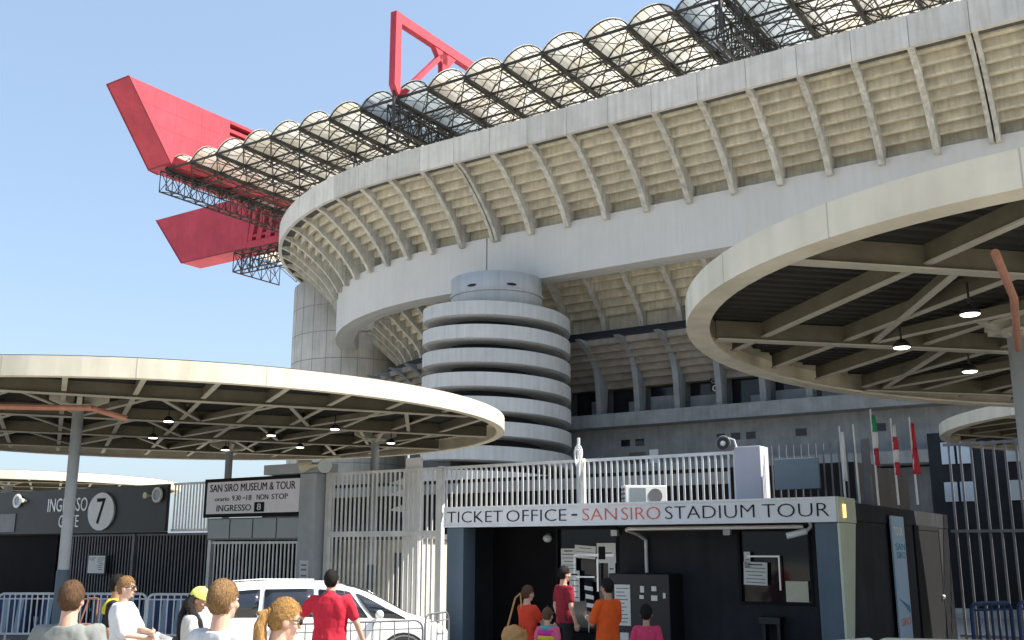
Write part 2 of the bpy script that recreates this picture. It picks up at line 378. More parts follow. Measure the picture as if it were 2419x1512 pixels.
# spiral ramp tower
TS, TD, TR = -59.9, 87.5, 7.85
tc_ = P(TS, TD, 0); af = math.atan2(-tc_.y, -tc_.x)   # angle facing the camera
tower = MB(); tower.revolve(tc_, [(4.9, 25.6), (4.9, 30.27)], 48)
tw = tower.build('ramp_tower', M['ramp'], st, smooth=False)
for p in tw.data.polygons: p.use_smooth = abs(p.normal.z) < 0.5
mb = MB(); mb.revolve(tc_, [(4.75, 0), (4.75, 25.59)], 48); mb.build('tower_core', M['dark'], tw)  # core coloured near black to paint the shade between ramp turns
mb = MB(); mb.revolve(tc_, [(4.97, 28.2), (5.03, 28.22), (5.03, 28.5), (4.97, 28.52)], 48); mb.build('drum_ledge', M['ramp'], tw)
for a in (-0.55, 0.32):
    mb = MB(); q = tc_ + Vector((math.cos(af + a), math.sin(af + a), 0)) * 4.93; mb.ell(q + Z * 28.85, (0.12, 0.55, 0.14), mtx=Matrix.Rotation(af + a, 3, 'Z')); mb.build('drum_vent', M['dark'], tw)
def helix(t):  # t in turns, 0 at the camera side on the top turn; descends from camera-left to camera-right
    ang = af + 2 * math.pi * t      # counter-clockwise seen from above = camera left -> right when facing it
    return ang, 26.3 - 2.4 * t
for turn in range(0, 11):
    rw, rs = [], []
    for i in range(49):
        t = turn - 0.5 + i / 48.0
        if turn == 0 and t < -0.42: continue
        an, z = helix(t); z -= 0
        if z < 1.6: break
        e = Vector((math.cos(an), math.sin(an), 0))
        rw.append([tc_ + e * TR + Z * (z - 1.38), tc_ + e * TR + Z * z, tc_ + e * (TR - 0.22) + Z * z, tc_ + e * (TR - 0.22) + Z * (z - 1.1), tc_ + e * 4.7 + Z * (z - 1.1), tc_ + e * 4.7 + Z * (z - 1.45), tc_ + e * (TR - 0.5) + Z * (z - 1.45)])
    if len(rw) > 2:
        mb = MB(); mb.sweep(rw); o = mb.build('ramp', M['ramp'], tw)
        for p in o.data.polygons: p.use_smooth = False
# corner support tower
mb = MB(); ct = P(-104.6, 113.6, 0); RT = 8.9
mb.revolve(ct, [(RT, 0), (RT, 41.0)], 72); sp = mb.build('support_tower', M['conc'], st, smooth=False)
for p in sp.data.polygons: p.use_smooth = abs(p.normal.z) < 0.5
mb = MB()
for z in (9, 14, 19, 24, 29.0, 33, 37): mb.revolve(ct, [(RT + 0.02, z), (RT + 0.02, z + 0.1)], 72)
for i in range(24):
    an = 2 * math.pi * i / 24; e = Vector((math.cos(an), math.sin(an), 0)); mb.tube(ct + e * RT, ct + e * RT + Z * 40.8, 0.045, 4)
mb.build('panel_joint', M['pjoint'], sp)

# ---------------------------------------------------------------- roof
BAY = 5.75; NB = 26; S0 = -127.5; D0 = 95.0; ND = 9; ZR = 60.0
roof = MB()
def node(i, j): return P(S0 + i * BAY, D0 + j * BAY, ZR)
def low(i, j): return P(S0 + (i + 0.5) * BAY, D0 + (j + 0.5) * BAY, ZR - 2.9)
for i in range(NB + 1):
    a, b = node(i, 0), node(i, ND)
    roof.box((a + b) / 2 - Z * 0.12, T * 0.2, (b - a) / 2, Z * 0.26)
    for j in range(ND): roof.tube(node(i, j) - Z * 0.9, node(i, j + 1) - Z * 0.9, 0.09, 5); roof.tube(node(i, j) - Z * 0.9, node(i, j + 0.5), 0.06, 4); roof.tube(node(i, j + 1) - Z * 0.9, node(i, j + 0.5), 0.06, 4)
for j in range(ND + 1): roof.tube(node(0, j), node(NB, j), 0.2 if j == 0 else 0.17, 6)
for i in range(NB):
    for j in range(ND):
        q = low(i, j)
        for a, b in ((0, 0), (1, 0), (0, 1), (1, 1)): roof.tube(q, node(i + a, j + b), 0.085, 5)
        if i < NB - 1: roof.tube(q, low(i + 1, j), 0.11, 5)
        if j < ND - 1: roof.tube(q, low(i, j + 1), 0.11, 5)
        roof.tube(node(i, j), node(i + 1, j + 1), 0.05, 4); roof.tube(node(i + 1, j), node(i, j + 1), 0.05, 4)
        roof.ell(node(i, j), (0.34, 0.34, 0.34), 8, 5)
RISE = 1.55
def vp(i, t, d, e=0.0):  # t in 0..1 over the bay
    h = RISE * (1 - (2 * t - 1) ** 2) ** 0.8
    return P(S0 + (i + t) * BAY, d, ZR + 0.25 + h + e)
for i in range(NB):
    for q in range(ND * 3 + 1):
        d = D0 + q * BAY / 3; roof.path([vp(i, t / 8, d, -0.06) for t in range(9)], 0.07 if q % 3 else 0.1, 4)
    for t in (0.15, 0.32, 0.5, 0.68, 0.85): roof.tube(vp(i, t, D0, -0.05), vp(i, t, D0 + ND * BAY, -0.05), 0.045, 4)
ro = roof.build('roof_truss', M['truss'], st)
for i in range(NB):
    mb = MB(); nd = 1
    rings = [[vp(i, t / 14, d) for t in range(15)] + [vp(i, t / 14, d, 0.04) for t in range(14, -1, -1)] for d in (D0 - 0.15, D0 + ND * BAY)]
    mb.sweep(rings); mb.build('roof_vault', M['vaultb' if i in (7, 8, 15, 16) else 'vault'], ro)
# deep transverse trusses below the girders, and the truss round the left end
def truss_line(pts_top, depth, r, name):
    mb = MB(); bot = [p - Z * depth for p in pts_top]
    mb.path(pts_top, r); mb.path(bot, r)
    for k in range(len(pts_top) - 1):
        mb.tube(pts_top[k], bot[k], r * 0.6, 5); mb.tube(pts_top[k], bot[k + 1], r * 0.5, 5); mb.tube(bot[k], pts_top[k + 1], r * 0.5, 5)
    mb.tube(pts_top[-1], bot[-1], r * 0.6, 5); return mb.build(name, M['truss'], ro)
for s in (-81.5, -35.5):
    for ds in (-1.1, 1.1): truss_line([P(s + ds, 95 + i * 2.2, 59.4) for i in range(22)], 4.2, 0.16, 'deep_truss')
    for z in (59.4, 55.2):
        mb = MB()
        for i in range(21): mb.tube(P(s - 1.1, 95 + i * 2.2, z), P(s + 1.1, 97.2 + i * 2.2, z), 0.08, 4); mb.tube(P(s + 1.1, 95 + i * 2.2, z), P(s - 1.1, 97.2 + i * 2.2, z), 0.08, 4)
        mb.build('deep_truss', M['truss'], ro)
for ds in (-0.4, 1.2): truss_line([P(-127.5 + ds, 94.2 + i * 2.35, 59.6) for i in range(17)], 3.4, 0.13, 'end_truss')
mb = MB()
for i in range(16): mb.tube(P(-127.9, 94.2 + i * 2.35, 56.2), P(-126.3, 96.55 + i * 2.35, 56.2), 0.07, 4)
mb.build('end_truss', M['truss'], ro)
# far wing of the roof beyond the left end
mb = MB()
for i in range(7):
    for j in range(3):
        a = P(-154 + i * 5, 132 + j * 6, 60)
        mb.tube(a, a + T * 5, 0.14, 5); mb.tube(a, a + N * 6, 0.14, 5); mb.tube(a, a + T * 2.5 + N * 3 - Z * 3.2, 0.09, 4); mb.tube(a + T * 5, a + T * 2.5 + N * 3 - Z * 3.2, 0.09, 4)
mb.build('roof_truss', M['truss'], ro)
for dd in (132, 134): truss_line([P(-154 + i * 2.5, dd, 60) for i in range(12)], 4.0, 0.15, 'end_truss')
truss_line([P(-154, 132 + i * 2.5, 60) for i in range(6)], 4.0, 0.15, 'end_truss')
mb = MB(); mb.fbox(-153, -140, 136, 148, 60.3, 60.6); mb.build('roof_sheet', M['vault'], ro)

# ---------------------------------------------------------------- red girders
# plated cantilever end over the left roof edge
gi = MB(); s1, s0 = -125.6, -131.0
pl = [(85.6, 71.5), (94.2, 60.4), (96.0, 60.2), (112.0, 60.2), (106.5, 67.2), (105.2, 67.2), (105.2, 71.5)]
gi.prism([P(s0, d, z) for d, z in pl], T * (s1 - s0))
g1 = gi.build('red_girder', M['red'], st)
mb = MB()
mb.fbox(s0, s1, 105.25, 150, 71.0, 72.0 - 0.45)
mb.fbox(s0, s1 - 0.2, 105.25, 150, 68.3, 69.0); mb.fbox(s0 + 0.3, s1 - 0.2, 105.25, 150, 69.6, 70.2)
mb.fbox(s0, s1 - 0.1, 106, 150, 60.6, 62.0)
for d in (110, 118, 126, 134): mb.prism([P(s0 + 0.5, d, 71), P(s0 + 0.5, d + 1.2, 71), P(s0 + 0.5, d - 4, 61.5), P(s0 + 0.5, d - 5.2, 61.5)], T * (s1 - s0 - 1))
mb.build('girder_chord', M['red'], g1)
# plate seams and edge lips
mb = MB()
for d in (90.5, 94.5, 99.5): 
    zz = 70.9 if d > 88 else 70
    mb.fbox(s1 - 0.01, s1 + 0.012, d, d + 0.06, 62.2 + max(0, (96 - d)) * 0.9, 71.3)
for z in (65.5, 68.4): mb.fbox(s1 - 0.01, s1 + 0.012, 85.9 + (71.5 - z) * 0.8, 104, z, z + 0.05)
mb.build('plate_seam', M['dred'], g1)
mb = MB()
for a, b in zip(pl[:2], pl[1:3]): mb.tube(P(s1, *a), P(s1, *b), 0.12, 5); mb.tube(P(s0, *a), P(s0, *b), 0.12, 5)
mb.tube(P(s0, *pl[0]), P(s1, *pl[0]), 0.12, 5); mb.tube(P(s0, *pl[1]), P(s1, *pl[1]), 0.14, 5); mb.build('edge_lip', M['dred'], g1)
# open truss girder
gi = MB(); a0, a1 = -80.95, -79.95
gi.fbox(a0, a1, 93.2, 94.4, 61.2, 71.6)
gi.prism([P(a0, 93.2, 61.2), P(a0, 94.4, 61.2), P(a0, 95.4, 60.3), P(a0, 94.0, 60.0)], T * (a1 - a0))
g2 = gi.build('red_girder', M['red'], st)
mb = MB(); mb.fbox(a0 + .02, a1 - .02, 94.42, 150, 70.2, 71.58); mb.build('girder_chord', M['red'], g2)
for d in (103.4, 114, 125): 
    mb = MB(); mb.fbox(a0 + .1, a1 - .1, d, d + 1.15, 62.2, 70.18); mb.build('girder_post', M['red'], g2)
for d, e in ((95.2, 103.5),):
    mb = MB(); sg = 1 if e > d else -1
    mb.prism([P(a0 + .1, d - .45, 60.6), P(a0 + .1, d + .45, 60.6), P(a0 + .1, e + .45, 69.6), P(a0 + .1, e - .45, 69.6)], T * (a1 - a0 - .2)); mb.build('girder_brace', M['red'], g2)
mb = MB(); mb.prism([P(a0 + .1, 101.6, 70.2), P(a0 + .1, 106.6, 70.2), P(a0 + .1, 104.9, 68.2), P(a0 + .1, 103.4, 68.2)], T * (a1 - a0 - .2)); mb.build('gusset', M['red'], g2)
mb = MB(); mb.tube(P(-80.5, 93.8, 55.4), P(-80.5, 93.8, 61.2), 0.22, 8); mb.build('girder_mast', M['truss'], g2)
# third girder seen just at the top edge
mb = MB(); mb.fbox(-36.5, -34.5, 92.6, 94.4, 61.2, 71.6); g4 = mb.build('red_girder', M['red'], st)
mb = MB(); mb.fbox(-36.48, -34.52, 94.42, 150, 70.2, 71.58); mb.build('girder_chord', M['red'], g4)
mb = MB(); mb.tube(P(-35.5, 93.6, 55.4), P(-35.5, 93.6, 61.2), 0.22, 8); mb.build('girder_mast', M['truss'], g4)
# small red tip far behind the vaults
mb = MB(); mb.prism([P(-118, 150, 81.5), P(-112, 150, 81.5), P(-110, 150, 80.2), P(-117, 150, 80.2)], N * 3); 
mb.build('girder_tip', M['red'], g1)
# far girder running along the stand, plated end pointing left
gi = MB(); d0, d1 = 132.0, 137.0
pl = [(-179.5, 71.4), (-170.0, 60.3), (-150.5, 60.3), (-149.6, 71.4)]
gi.prism([P(s, d0, z) for s, z in pl], N * (d1 - d0)); g3 = gi.build('red_girder', M['red'], st)
mb = MB(); mb.fbox(-149.5, -120, d0, d1, 70.2, 71.4); mb.fbox(-150.4, -120, d0, d1, 60.3, 61.6); mb.fbox(-150.4, -120, d0 + .2, d1 - .2, 62.4, 62.9); mb.build('girder_chord', M['red'], g3)
for i in range(4):
    s = -149 + i * 2.6; mb = MB(); mb.prism([P(s - 1.6, d0 + .1, 61.7), P(s - 0.2, d0 + .1, 61.7), P(s + 1.4, d0 + .1, 70.1), P(s, d0 + .1, 70.1)], N * (d1 - d0 - 1)); mb.build('girder_brace', M['red'], g3)
mb = MB(); 
for a, b in zip(pl[:2], pl[1:3]): mb.tube(P(a[0], d0, a[1]), P(b[0], d0, b[1]), 0.13, 5)
mb.build('edge_lip', M['dred'], g3)

# ================================================================= canopies
def canopy(name, label, cx, cy, rx, ry, rot, poles, zb=5.2, main_dir=None, fl=.32, detail=True, group='round steel canopies'):
    ctr = Vector((cx, cy, 0)); ca, sa = math.cos(rot), math.sin(rot)
    root = thing(name, label, 'canopy', (cx, cy, 0), group)
    def rim(k, t): 
        x, y = (rx - k) * math.cos(t), (ry - k) * math.sin(t); return ctr + Vector((x * ca - y * sa, x * sa + y * ca, 0))
    n = 120; ts = [2 * math.pi * i / n for i in range(n + 1)]
    mb = MB(); mb.sweep([[rim(0, t) + Z * zb, rim(0, t) + Z * (zb + .36), rim(.1, t) + Z * (zb + .38), rim(.3, t) + Z * (zb + .38), rim(.06, t) + Z * (zb + .34), rim(.06, t) + Z * (zb + .04), rim(fl, t) + Z * (zb + .04), rim(fl, t) + Z * zb] for t in ts], True, False)
    o = mb.build('rim', M['cream'], root)
    mb = MB(); mb.sweep([[ctr + Z * (zb + .60), rim(.1, t) + Z * (zb + .395), rim(.09, t) + Z * (zb + .385), ctr + Z * (zb + .385)] for t in ts], True, False); mb.build('roof_deck', M['deck'], root)
    for q in range(0, 120, 5):
        mb = MB(); t = ts[q]; e = (rim(0, t) - ctr).normalized(); mb.box(rim(0, t) + Z * (zb + .18) - e * .006, Vector((-e.y, e.x, 0)) * .007, e * .009, Z * .185)
        mb.build('rim_joint', M['csteel'], root)
    # corrugation ribs under the deck, then primary and secondary beams
    u = Vector((math.cos(main_dir), math.sin(main_dir), 0)); v = Vector((-u.y, u.x, 0))
    def chord(base, dirv, k=0.36):
        lo, hi = None, None
        for sgn in (-1, 1):
            a, b = 0.0, 25.0
            for _ in range(40):
                m_ = (a + b) / 2; q = base + dirv * m_ * sgn - ctr; x = q.x * ca + q.y * sa; y = -q.x * sa + q.y * ca
                if (x / (rx - k)) ** 2 + (y / (ry - k)) ** 2 < 1: a = m_
                else: b = m_
            if sgn < 0: lo = base - dirv * a
            else: hi = base + dirv * a
        return lo, hi
    def inside(q, k=0.4):
        q = q - ctr; x = q.x * ca + q.y * sa; y = -q.x * sa + q.y * ca
        return (x / (rx - k)) ** 2 + (y / (ry - k)) ** 2 < 1
    rm = max(rx, ry)
    if detail:
        mb = MB(); x = -rm
        while x < rm:
            b = ctr + v * x
            if inside(b):
                lo, hi = chord(b, u); mb.box((lo + hi) / 2 + Z * (zb + .36), (hi - lo) / 2, v * .05, Z * .03)
            x += 0.25
        mb.build('deck_corrugation', M['deck'], root)
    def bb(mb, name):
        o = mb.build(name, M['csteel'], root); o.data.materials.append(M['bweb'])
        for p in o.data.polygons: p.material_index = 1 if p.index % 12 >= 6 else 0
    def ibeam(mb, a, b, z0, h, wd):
        dv = (b - a).normalized(); sv = Vector((-dv.y, dv.x, 0)); c = (a + b) / 2; e = (b - a) / 2
        mb.box(c + Z * (z0 + .012), e, sv * wd, Z * .012); mb.box(c + Z * (z0 + h / 2 + .012), e, sv * .018, Z * (h / 2 - .012)); 
    # primary beams across poles
    for off in (-rm * .66, -rm * .22, rm * .22, rm * .66):
        mb = MB(); b = ctr + v * off
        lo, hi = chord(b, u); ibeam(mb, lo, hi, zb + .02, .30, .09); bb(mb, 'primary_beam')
    x = -rm + 0.9
    while x < rm - .5:
        b = ctr + u * x
        if inside(b, .8):
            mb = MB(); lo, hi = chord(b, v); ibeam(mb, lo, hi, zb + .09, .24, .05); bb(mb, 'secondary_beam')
        x += 1.35
    if detail:   # diagonal bracing between the beams
        x = -rm
        while x < rm:
            for off in (-rm * .66, -rm * .22, rm * .22):
                mb = MB(); a = ctr + u * x + v * off; b = ctr + u * (x + 1.35) + v * (off + rm * .44); c2 = ctr + u * (x + 2.7) + v * off
                if inside(a) and inside(b): ibeam(mb, a, b, zb + .07, .16, .045)
                if mb.v: bb(mb, 'diagonal_beam')
                mb = MB()
                if inside(b) and inside(c2): ibeam(mb, b, c2, zb + .07, .16, .045)
                if mb.v: bb(mb, 'diagonal_beam')
            x += 2.7
    for (px, py, r) in poles:
        mb = MB(); mb.revolve((px, py, gz(py)), [(r, 0), (r, zb - .02 - gz(py))], 24); o = mb.build('pole', M['pole'], root)
        for p in o.data.polygons: p.use_smooth = abs(p.normal.z) < .5
        mb = MB(); mb.revolve((px, py, gz(py)), [(r + .02, 0), (r + .02, 1.75), (r + .008, 1.78)], 24); mb.build('pole_sleeve', M['bluepaint'], o)
        mb = MB(); q = Vector((px, py, 0)); mb.box(q + Z * (zb + .0), u * .26, v * .26, Z * .025)
        for dv in (u, -u, v, -v):
            sv = Vector((-dv.y, dv.x, 0)) * .05
            mb.prism([q + dv * .1 + Z * (zb + .3) - sv, q + dv * .6 + Z * (zb + .3) - sv, q + dv * .6 + Z * (zb + .12) - sv, q + dv * .1 + Z * (zb - .08) - sv], sv * 2)
        mb.build('pole_bracket', M['csteel'], root)
    return root
c1 = canopy('round_canopy', 'large cream rimmed round canopy above the dark gate wall, left of the spiral ramp', -9.05, 26.6, 8.85, 8.85, 0, [(-9.35, 21.8, .115), (-8.75, 31.6, .11), (-3.85, 28.7, .11)], main_dir=R(24), fl=.2)
c2 = canopy('round_canopy', 'nearest cream rimmed round canopy, its underside filling the upper right over the ticket office', 11.1, 14.4, 9.3, 7.15, R(31), [(7.15, 14.1, .125), (14, 10, .125), (15, 18, .125)], main_dir=R(12))
c3 = canopy('round_canopy', 'distant cream canopy rim peeping over the dark gate sign at far left', -26.2, 52.5, 8.85, 8.85, 0, [(-24, 49, .19), (-28, 56, .19)], main_dir=R(24), detail=False)
c4 = canopy('round_canopy', 'pale canopy tip half hidden behind the nearest canopy at the right edge', 22.3, 30.2, 8.85, 8.85, 0, [(19.5, 30, .19), (23, 26, .19)], zb=5.8, main_dir=R(24), detail=False)
# rusty drain pipes along the canopy edges
def pipe(label, pts, r):
    mb = MB(); mb.path([Vector(p) for p in pts], r, 8); o = mb.build('drain_pipe', M['rust']); tag(o, label, 'pipe', 'rusty drain pipes under the canopies'); return o
pipe('rusty pink drain pipe under the left canopy beside its near pole', [(-15.0, 20.7, 5.03), (-10.6, 20.3, 5.0), (-8.55, 20.6, 5.0), (-7.95, 20.9, 4.82)], .06)
pipe('rusty orange drain pipe sloping under the nearest canopy at right', [(4.85, 9.8, 5.1), (5.7, 11.2, 4.98), (7.0, 13.8, 4.9)], .045)
# pendant lamps under the canopies
def pendant(x, y, zb, label, big=1.0):
    root = thing('pendant_lamp', label, 'lamp', (x, y, zb), 'lit pendant lamps under the canopies')
    mb = MB(); mb.tube((x, y, zb + .1), (x, y, zb + .38), .015, 6); mb.build('lamp_stem', M['black'], root)
    mb = MB(); mb.revolve((x, y, zb), [(.125 * big, -.02), (.12 * big, .02), (.07 * big, .08), (.03, .10)], 20); mb.build('lamp_shade', M['black'], root)
    mb = MB(); mb.revolve((x, y, zb), [(.10 * big, -.035), (.115 * big, -.022)], 20); mb.build('lamp_glass', M['lamp'], root)
LP = [(-8.0, 23.6), (-6.3, 26.6), (-4.4, 25.2), (-9.6, 27.2), (-6.2, 29.8), (-3.4, 28.6), (-8.6, 30.6)]
lab = ['lit pendant lamp nearest the front edge under the left canopy', 'lit lamp in the middle of the left canopy underside', 'lit lamp nearest the right tip under the left canopy', 'lit lamp just right of the pole under the left canopy', 'small lit lamp towards the back of the left canopy', 'small lit lamp at the back right of the left canopy', 'smallest lit lamp at the back rim of the left canopy']
for (x, y), l in zip(LP, lab): pendant(x, y, 5.12, l)
pendant(5.6, 12.1, 5.02, 'largest lit pendant lamp near the pole under the nearest canopy', 1.0)
pendant(5.55, 14.2, 5.02, 'middle lit pendant lamp under the nearest canopy', 1.0)
pendant(7.4, 16.2, 5.02, 'farthest and smallest lit pendant lamp under the nearest canopy', 1.0)

# ================================================================= fence line and gate wall
FD = 20.7
def fence(label, s0, s1, d, z0, z1, pitch, bw, m, rails, posts=(), group='barred steel fence panels', name='barred_fence', bd=.05, pz=None):
    bw *= .86; bd = .022 if bd == .05 else bd
    c = P((s0 + s1) / 2, d, 0)
    root = thing(name, label, 'fence', c, group)
    mb = MB(); n = int(round((s1 - s0) / pitch))
    for i in range(n):
        s = s0 + (i + .5) * (s1 - s0) / n; mb.fbox(s - bw / 2, s + bw / 2, d - bd / 2, d + bd / 2, z0, z1)
    for z in rails: mb.fbox(s0, s1, d - bd / 2 - .012, d + bd / 2 + .012, z - .035, z + .035)
    mb.build('bar_panel', m, root)
    for s in posts:
        mb = MB(); mb.fbox(s - .06, s + .06, d - .07, d + .07, 0 if pz is None else pz, z1 + .03); mb.build('post', m, root)
    return root
fence('short tall barred fence section between the black gate sign and the white museum sign', -26.2, -24.5, FD, 2.72, 4.18, .14, .06, M['bar'], (4.15, 2.76))
fence('grey barred lower fence below the white museum sign, beside the blue grey pillar', -24.4, -20.45, FD, 0, 2.42, .15, .06, M['bar'], (2.38, .3), (-24.35,))
fence('dark barred fence behind the notice board, under the black gate sign', -31.8, -24.5, FD, 0, 2.68, .15, .055, M['dbar'], (2.64, .3), (-27.9,))
fence('two tier pale barred fence behind the white car, right of the blue grey pillar', -19.75, -15.9, FD, 0, 4.22, .152, .066, M['bar'], (4.2, 2.55, 2.62, .2), (-15.84, -19.7))
fence('pale barred fence on top of the ticket office roof, left of the coiled cable post', -15.75, -11.8, FD, 3.06, 4.22, .15, .058, M['bar'], (4.2, 3.1), (-11.75,), pz=3.02)
fence('pale barred fence on the office roof behind the air conditioner unit', -11.65, -7.95, FD, 3.06, 4.22, .15, .05, M['bar'], (4.2, 3.1), (-7.98,), pz=3.02)
fence('dull barred fence on the roof around the blue grey screen, right of the lilac pillar', -7.3, -5.3, FD, 3.06, 4.3, .15, .035, M['dbar'], (3.1,), (-5.3,), pz=3.02)
fence('tall dark barred fence behind the flags, right of the ticket office', -5.0, 4.5, 26.8, 0, 4.75, .25, .06, M['dbar'], (4.7, 2.62, .2), (-.3, 4.4), bd=.05001)
# black gate sign wall
gw = thing('gate_wall', 'long black gate wall carrying white INGRESSO lettering and a round number 7', 'gate wall', P(-30, 20.8, 0))
mb = MB(); mb.fbox(-37.5, -26.28, 20.52, 20.64, 2.72, 4.16); sgn = mb.build('sign_panel', M['panelk'], gw)
mb = MB(); mb.fbox(-37.5, -20.45, 20.95, 21.05, 0, 2.68); mb.build('backing_panel', M['panelbr'], gw)
mb = MB(); mb.fbox(-37.5, -31.85, 20.6, 20.75, 0, 2.66); mb.build('solid_gate', M['panelbr'], gw)
mb = MB(); mb.fbox(-37.5, -26.3, 20.50, 20.66, 2.66, 2.715); mb.build('lintel', M['ink'], gw)
mb = MB(); mb.fbox(-36.6, -34.3, 20.49, 20.515, 2.78, 3.4); mb.build('vent_grille', M['dbar'], sgn)
text_mesh('INGRESSO', 'sign_letters', M['white'], sgn, P(-32.45, 20.515, 3.42), T, 2.2, .44, .015, FO)
text_mesh('GATE', 'sign_letters', M['white'], sgn, P(-31.75, 20.515, 2.9), T, 1.1, .40, .015, FO)
ln = thing('number_disc', 'white oval disc with a black 7 on the black gate wall', 'sign', P(-29.42, 20.5, 3.38))
mb = MB(); q = P(-29.42, 20.44, 3.38)
rg = [[q + T * (.68 * math.cos(a)) + Z * (.60 * math.sin(a)) + N * e for a in [2 * math.pi * i / 40 for i in range(40)]] for e in (0, .06)]
mb.sweep(rg); mb.build('disc', M['signw'], ln)
text_mesh('7', 'number', M['ink'], ln, P(-29.64, 20.435, 2.98), T, .44, .82, .012, FO)
def round_lamp(s, label):
    r = thing('round_lamp', label, 'lamp', P(s, 20.45, 3.8), 'round wall lamps on the gate sign')
    mb = MB(); mb.path([P(s, 20.44, 3.83) + T * (.2 * math.cos(a)) + Z * (.2 * math.sin(a)) for a in [i * math.pi / 10 for i in range(21)]], .045, 8); mb.build('lamp_ring', M['white'], r)
    mb = MB(); mb.disc(P(s, 20.44, 3.83), .16, N, .05); mb.build('lamp_lens', M['glassg'], r)
    sg = -1 if s > -30 else 1
    mb = MB(); mb.tube(P(s + sg * .42, 20.3, 3.82), P(s + sg * .42, 20.5, 3.82), .1, 10, .05); mb.tube(P(s + sg * .3, 20.46, 3.82), P(s + sg * .55, 20.46, 3.82), .03, 6); mb.build('horn', M['ivory'], r)
round_lamp(-26.65, 'round white ringed lamp with small horn, right end of the black gate sign')
round_lamp(-34.2, 'round white ringed lamp with small horn, left end of the black gate sign')
# notice board on the dark fence
r = thing('notice_board', 'small white notice board with printed lines on the dark barred fence', 'notice', P(-29, 20.5, 1.8))
mb = MB(); mb.fbox(-29.95, -29.0, 20.50, 20.54, 1.42, 2.02); mb.build('board', M['black'], r)
mb = MB(); mb.fbox(-29.90, -29.05, 20.485, 20.50, 1.45, 1.99); mb.build('sheet', M['paper'], r)
for z, a, b in ((1.92, 0, .35), (1.92, .45, .8), (1.86, .02, .3), (1.86, .45, .75), (1.80, .45, .7), (1.74, .5, .75), (1.68, .45, .72), (1.62, .5, .7), (1.56, .5, .74)):
    mb = MB(); mb.fbox(-29.87 + a, -29.87 + b, 20.481, 20.484, z - .008, z + .008); mb.build('printed_line', M['ink'], r)
# museum sign
r = thing('museum_sign', 'white framed board reading SAN SIRO MUSEUM & TOUR with opening hours', 'sign', P(-22.4, 20.5, 3.1))
mb = MB(); mb.fbox(-24.5, -20.42, 20.46, 20.60, 3.1, 4.22); fr = mb.build('frame', M['ink'], r)
mb = MB(); mb.fbox(-24.36, -20.56, 20.44, 20.459, 3.2, 4.12); mb.build('board', M['signl'], r)
text_mesh('SAN SIRO MUSEUM & TOUR', 'lettering', M['ink'], r, P(-24.22, 20.438, 3.83), T, 3.5, .22, .008, FO)
for wd_, a_, b_, h_ in (('orario', 0, .62, .11), ('9.30', .74, 1.1, .15), ('18', 1.34, 1.54, .15), ('NON', 1.76, 2.22, .15), ('STOP', 2.36, 3.0, .15)):
    text_mesh(wd_, 'lettering', M['ink'], r, P(-24.0 + a_, 20.438, 3.565), T, b_ - a_, h_, .008, FO)
mb = MB(); mb.fbox(-22.82, -22.72, 20.43, 20.438, 3.62, 3.645); mb.build('lettering', M['ink'], r)
text_mesh('INGRESSO', 'lettering', M['ink'], r, P(-23.9, 20.438, 3.27), T, 1.45, .18, .008, FO)
mb = MB(); mb.fbox(-22.32, -21.92, 20.43, 20.438, 3.23, 3.5); mb.build('number_square', M['ink'], r)
text_mesh('8', 'number', M['white'], r, P(-22.2, 20.429, 3.28), T, .16, .18, .006, FO)
r = thing('window_strip', 'row of four grey frosted panes under the museum sign', 'windows', P(-22.4, 20.5, 2.45))
mb = MB(); mb.fbox(-24.3, -20.45, 20.50, 20.62, 2.45, 3.08); mb.build('frame', M['dbar'], r)
for i in range(4):
    mb = MB(); a = -24.25 + i * .95; mb.fbox(a, a + .9, 20.47, 20.499, 2.5, 3.04); mb.build('pane', M['glassg'], r)
# blue grey pillar with lintel
r = thing('gate_pillar', 'blue grey square pillar with a flat lintel, between the museum sign and the pale fence', 'pillar', P(-20.1, 20.6, 0))
mb = MB(); mb.fbox(-20.42, -19.82, 20.3, 20.9, 0, 4.22); mb.build('shaft', M['pole'], r, bevel=.02)
mb = MB(); mb.fbox(-21.75, -19.68, 20.2, 21.0, 4.23, 4.5); mb.build('lintel', M['pole'], r)
mb = MB(); mb.fbox(-20.28, -19.96, 20.285, 20.3, 1.35, 1.9); nb = mb.build('sticker', M['signw'], r)
for z in (1.78, 1.66, 1.5): 
    mb = MB(); mb.fbox(-20.22, -20.02, 20.279, 20.284, z - .02, z + .02); mb.build('printed_line', M['dbar'], nb)
r = thing('floodlight', 'pair of ivory floodlights on the lintel of the blue grey pillar', 'floodlight', P(-19.9, 20.1, 4.4))
for i, (s, dv) in enumerate(((-20.0, (-.8, -.3)), (-19.35, (.9, -.35)))):
    q = P(s, 20.1, 4.42); dr = (T * dv[0] - N * .7 + Z * dv[1]).normalized()
    mb = MB(); mb.tube(q - dr * .16, q + dr * .2, .11, 14, .19); lh = mb.build('lamp_head', M['ivory'], r)
    mb = MB(); mb.disc(q + dr * .2, .16, dr, .012); mb.build('lens', M['wglass'], lh)
mb = MB(); mb.tube(P(-20.0, 20.1, 4.4), P(-19.4, 20.1, 4.4), .05, 8); mb.tube(P(-19.7, 20.1, 4.4), P(-19.7, 20.4, 4.4), .05, 8); mb.build('bracket', M['ivory'], r)
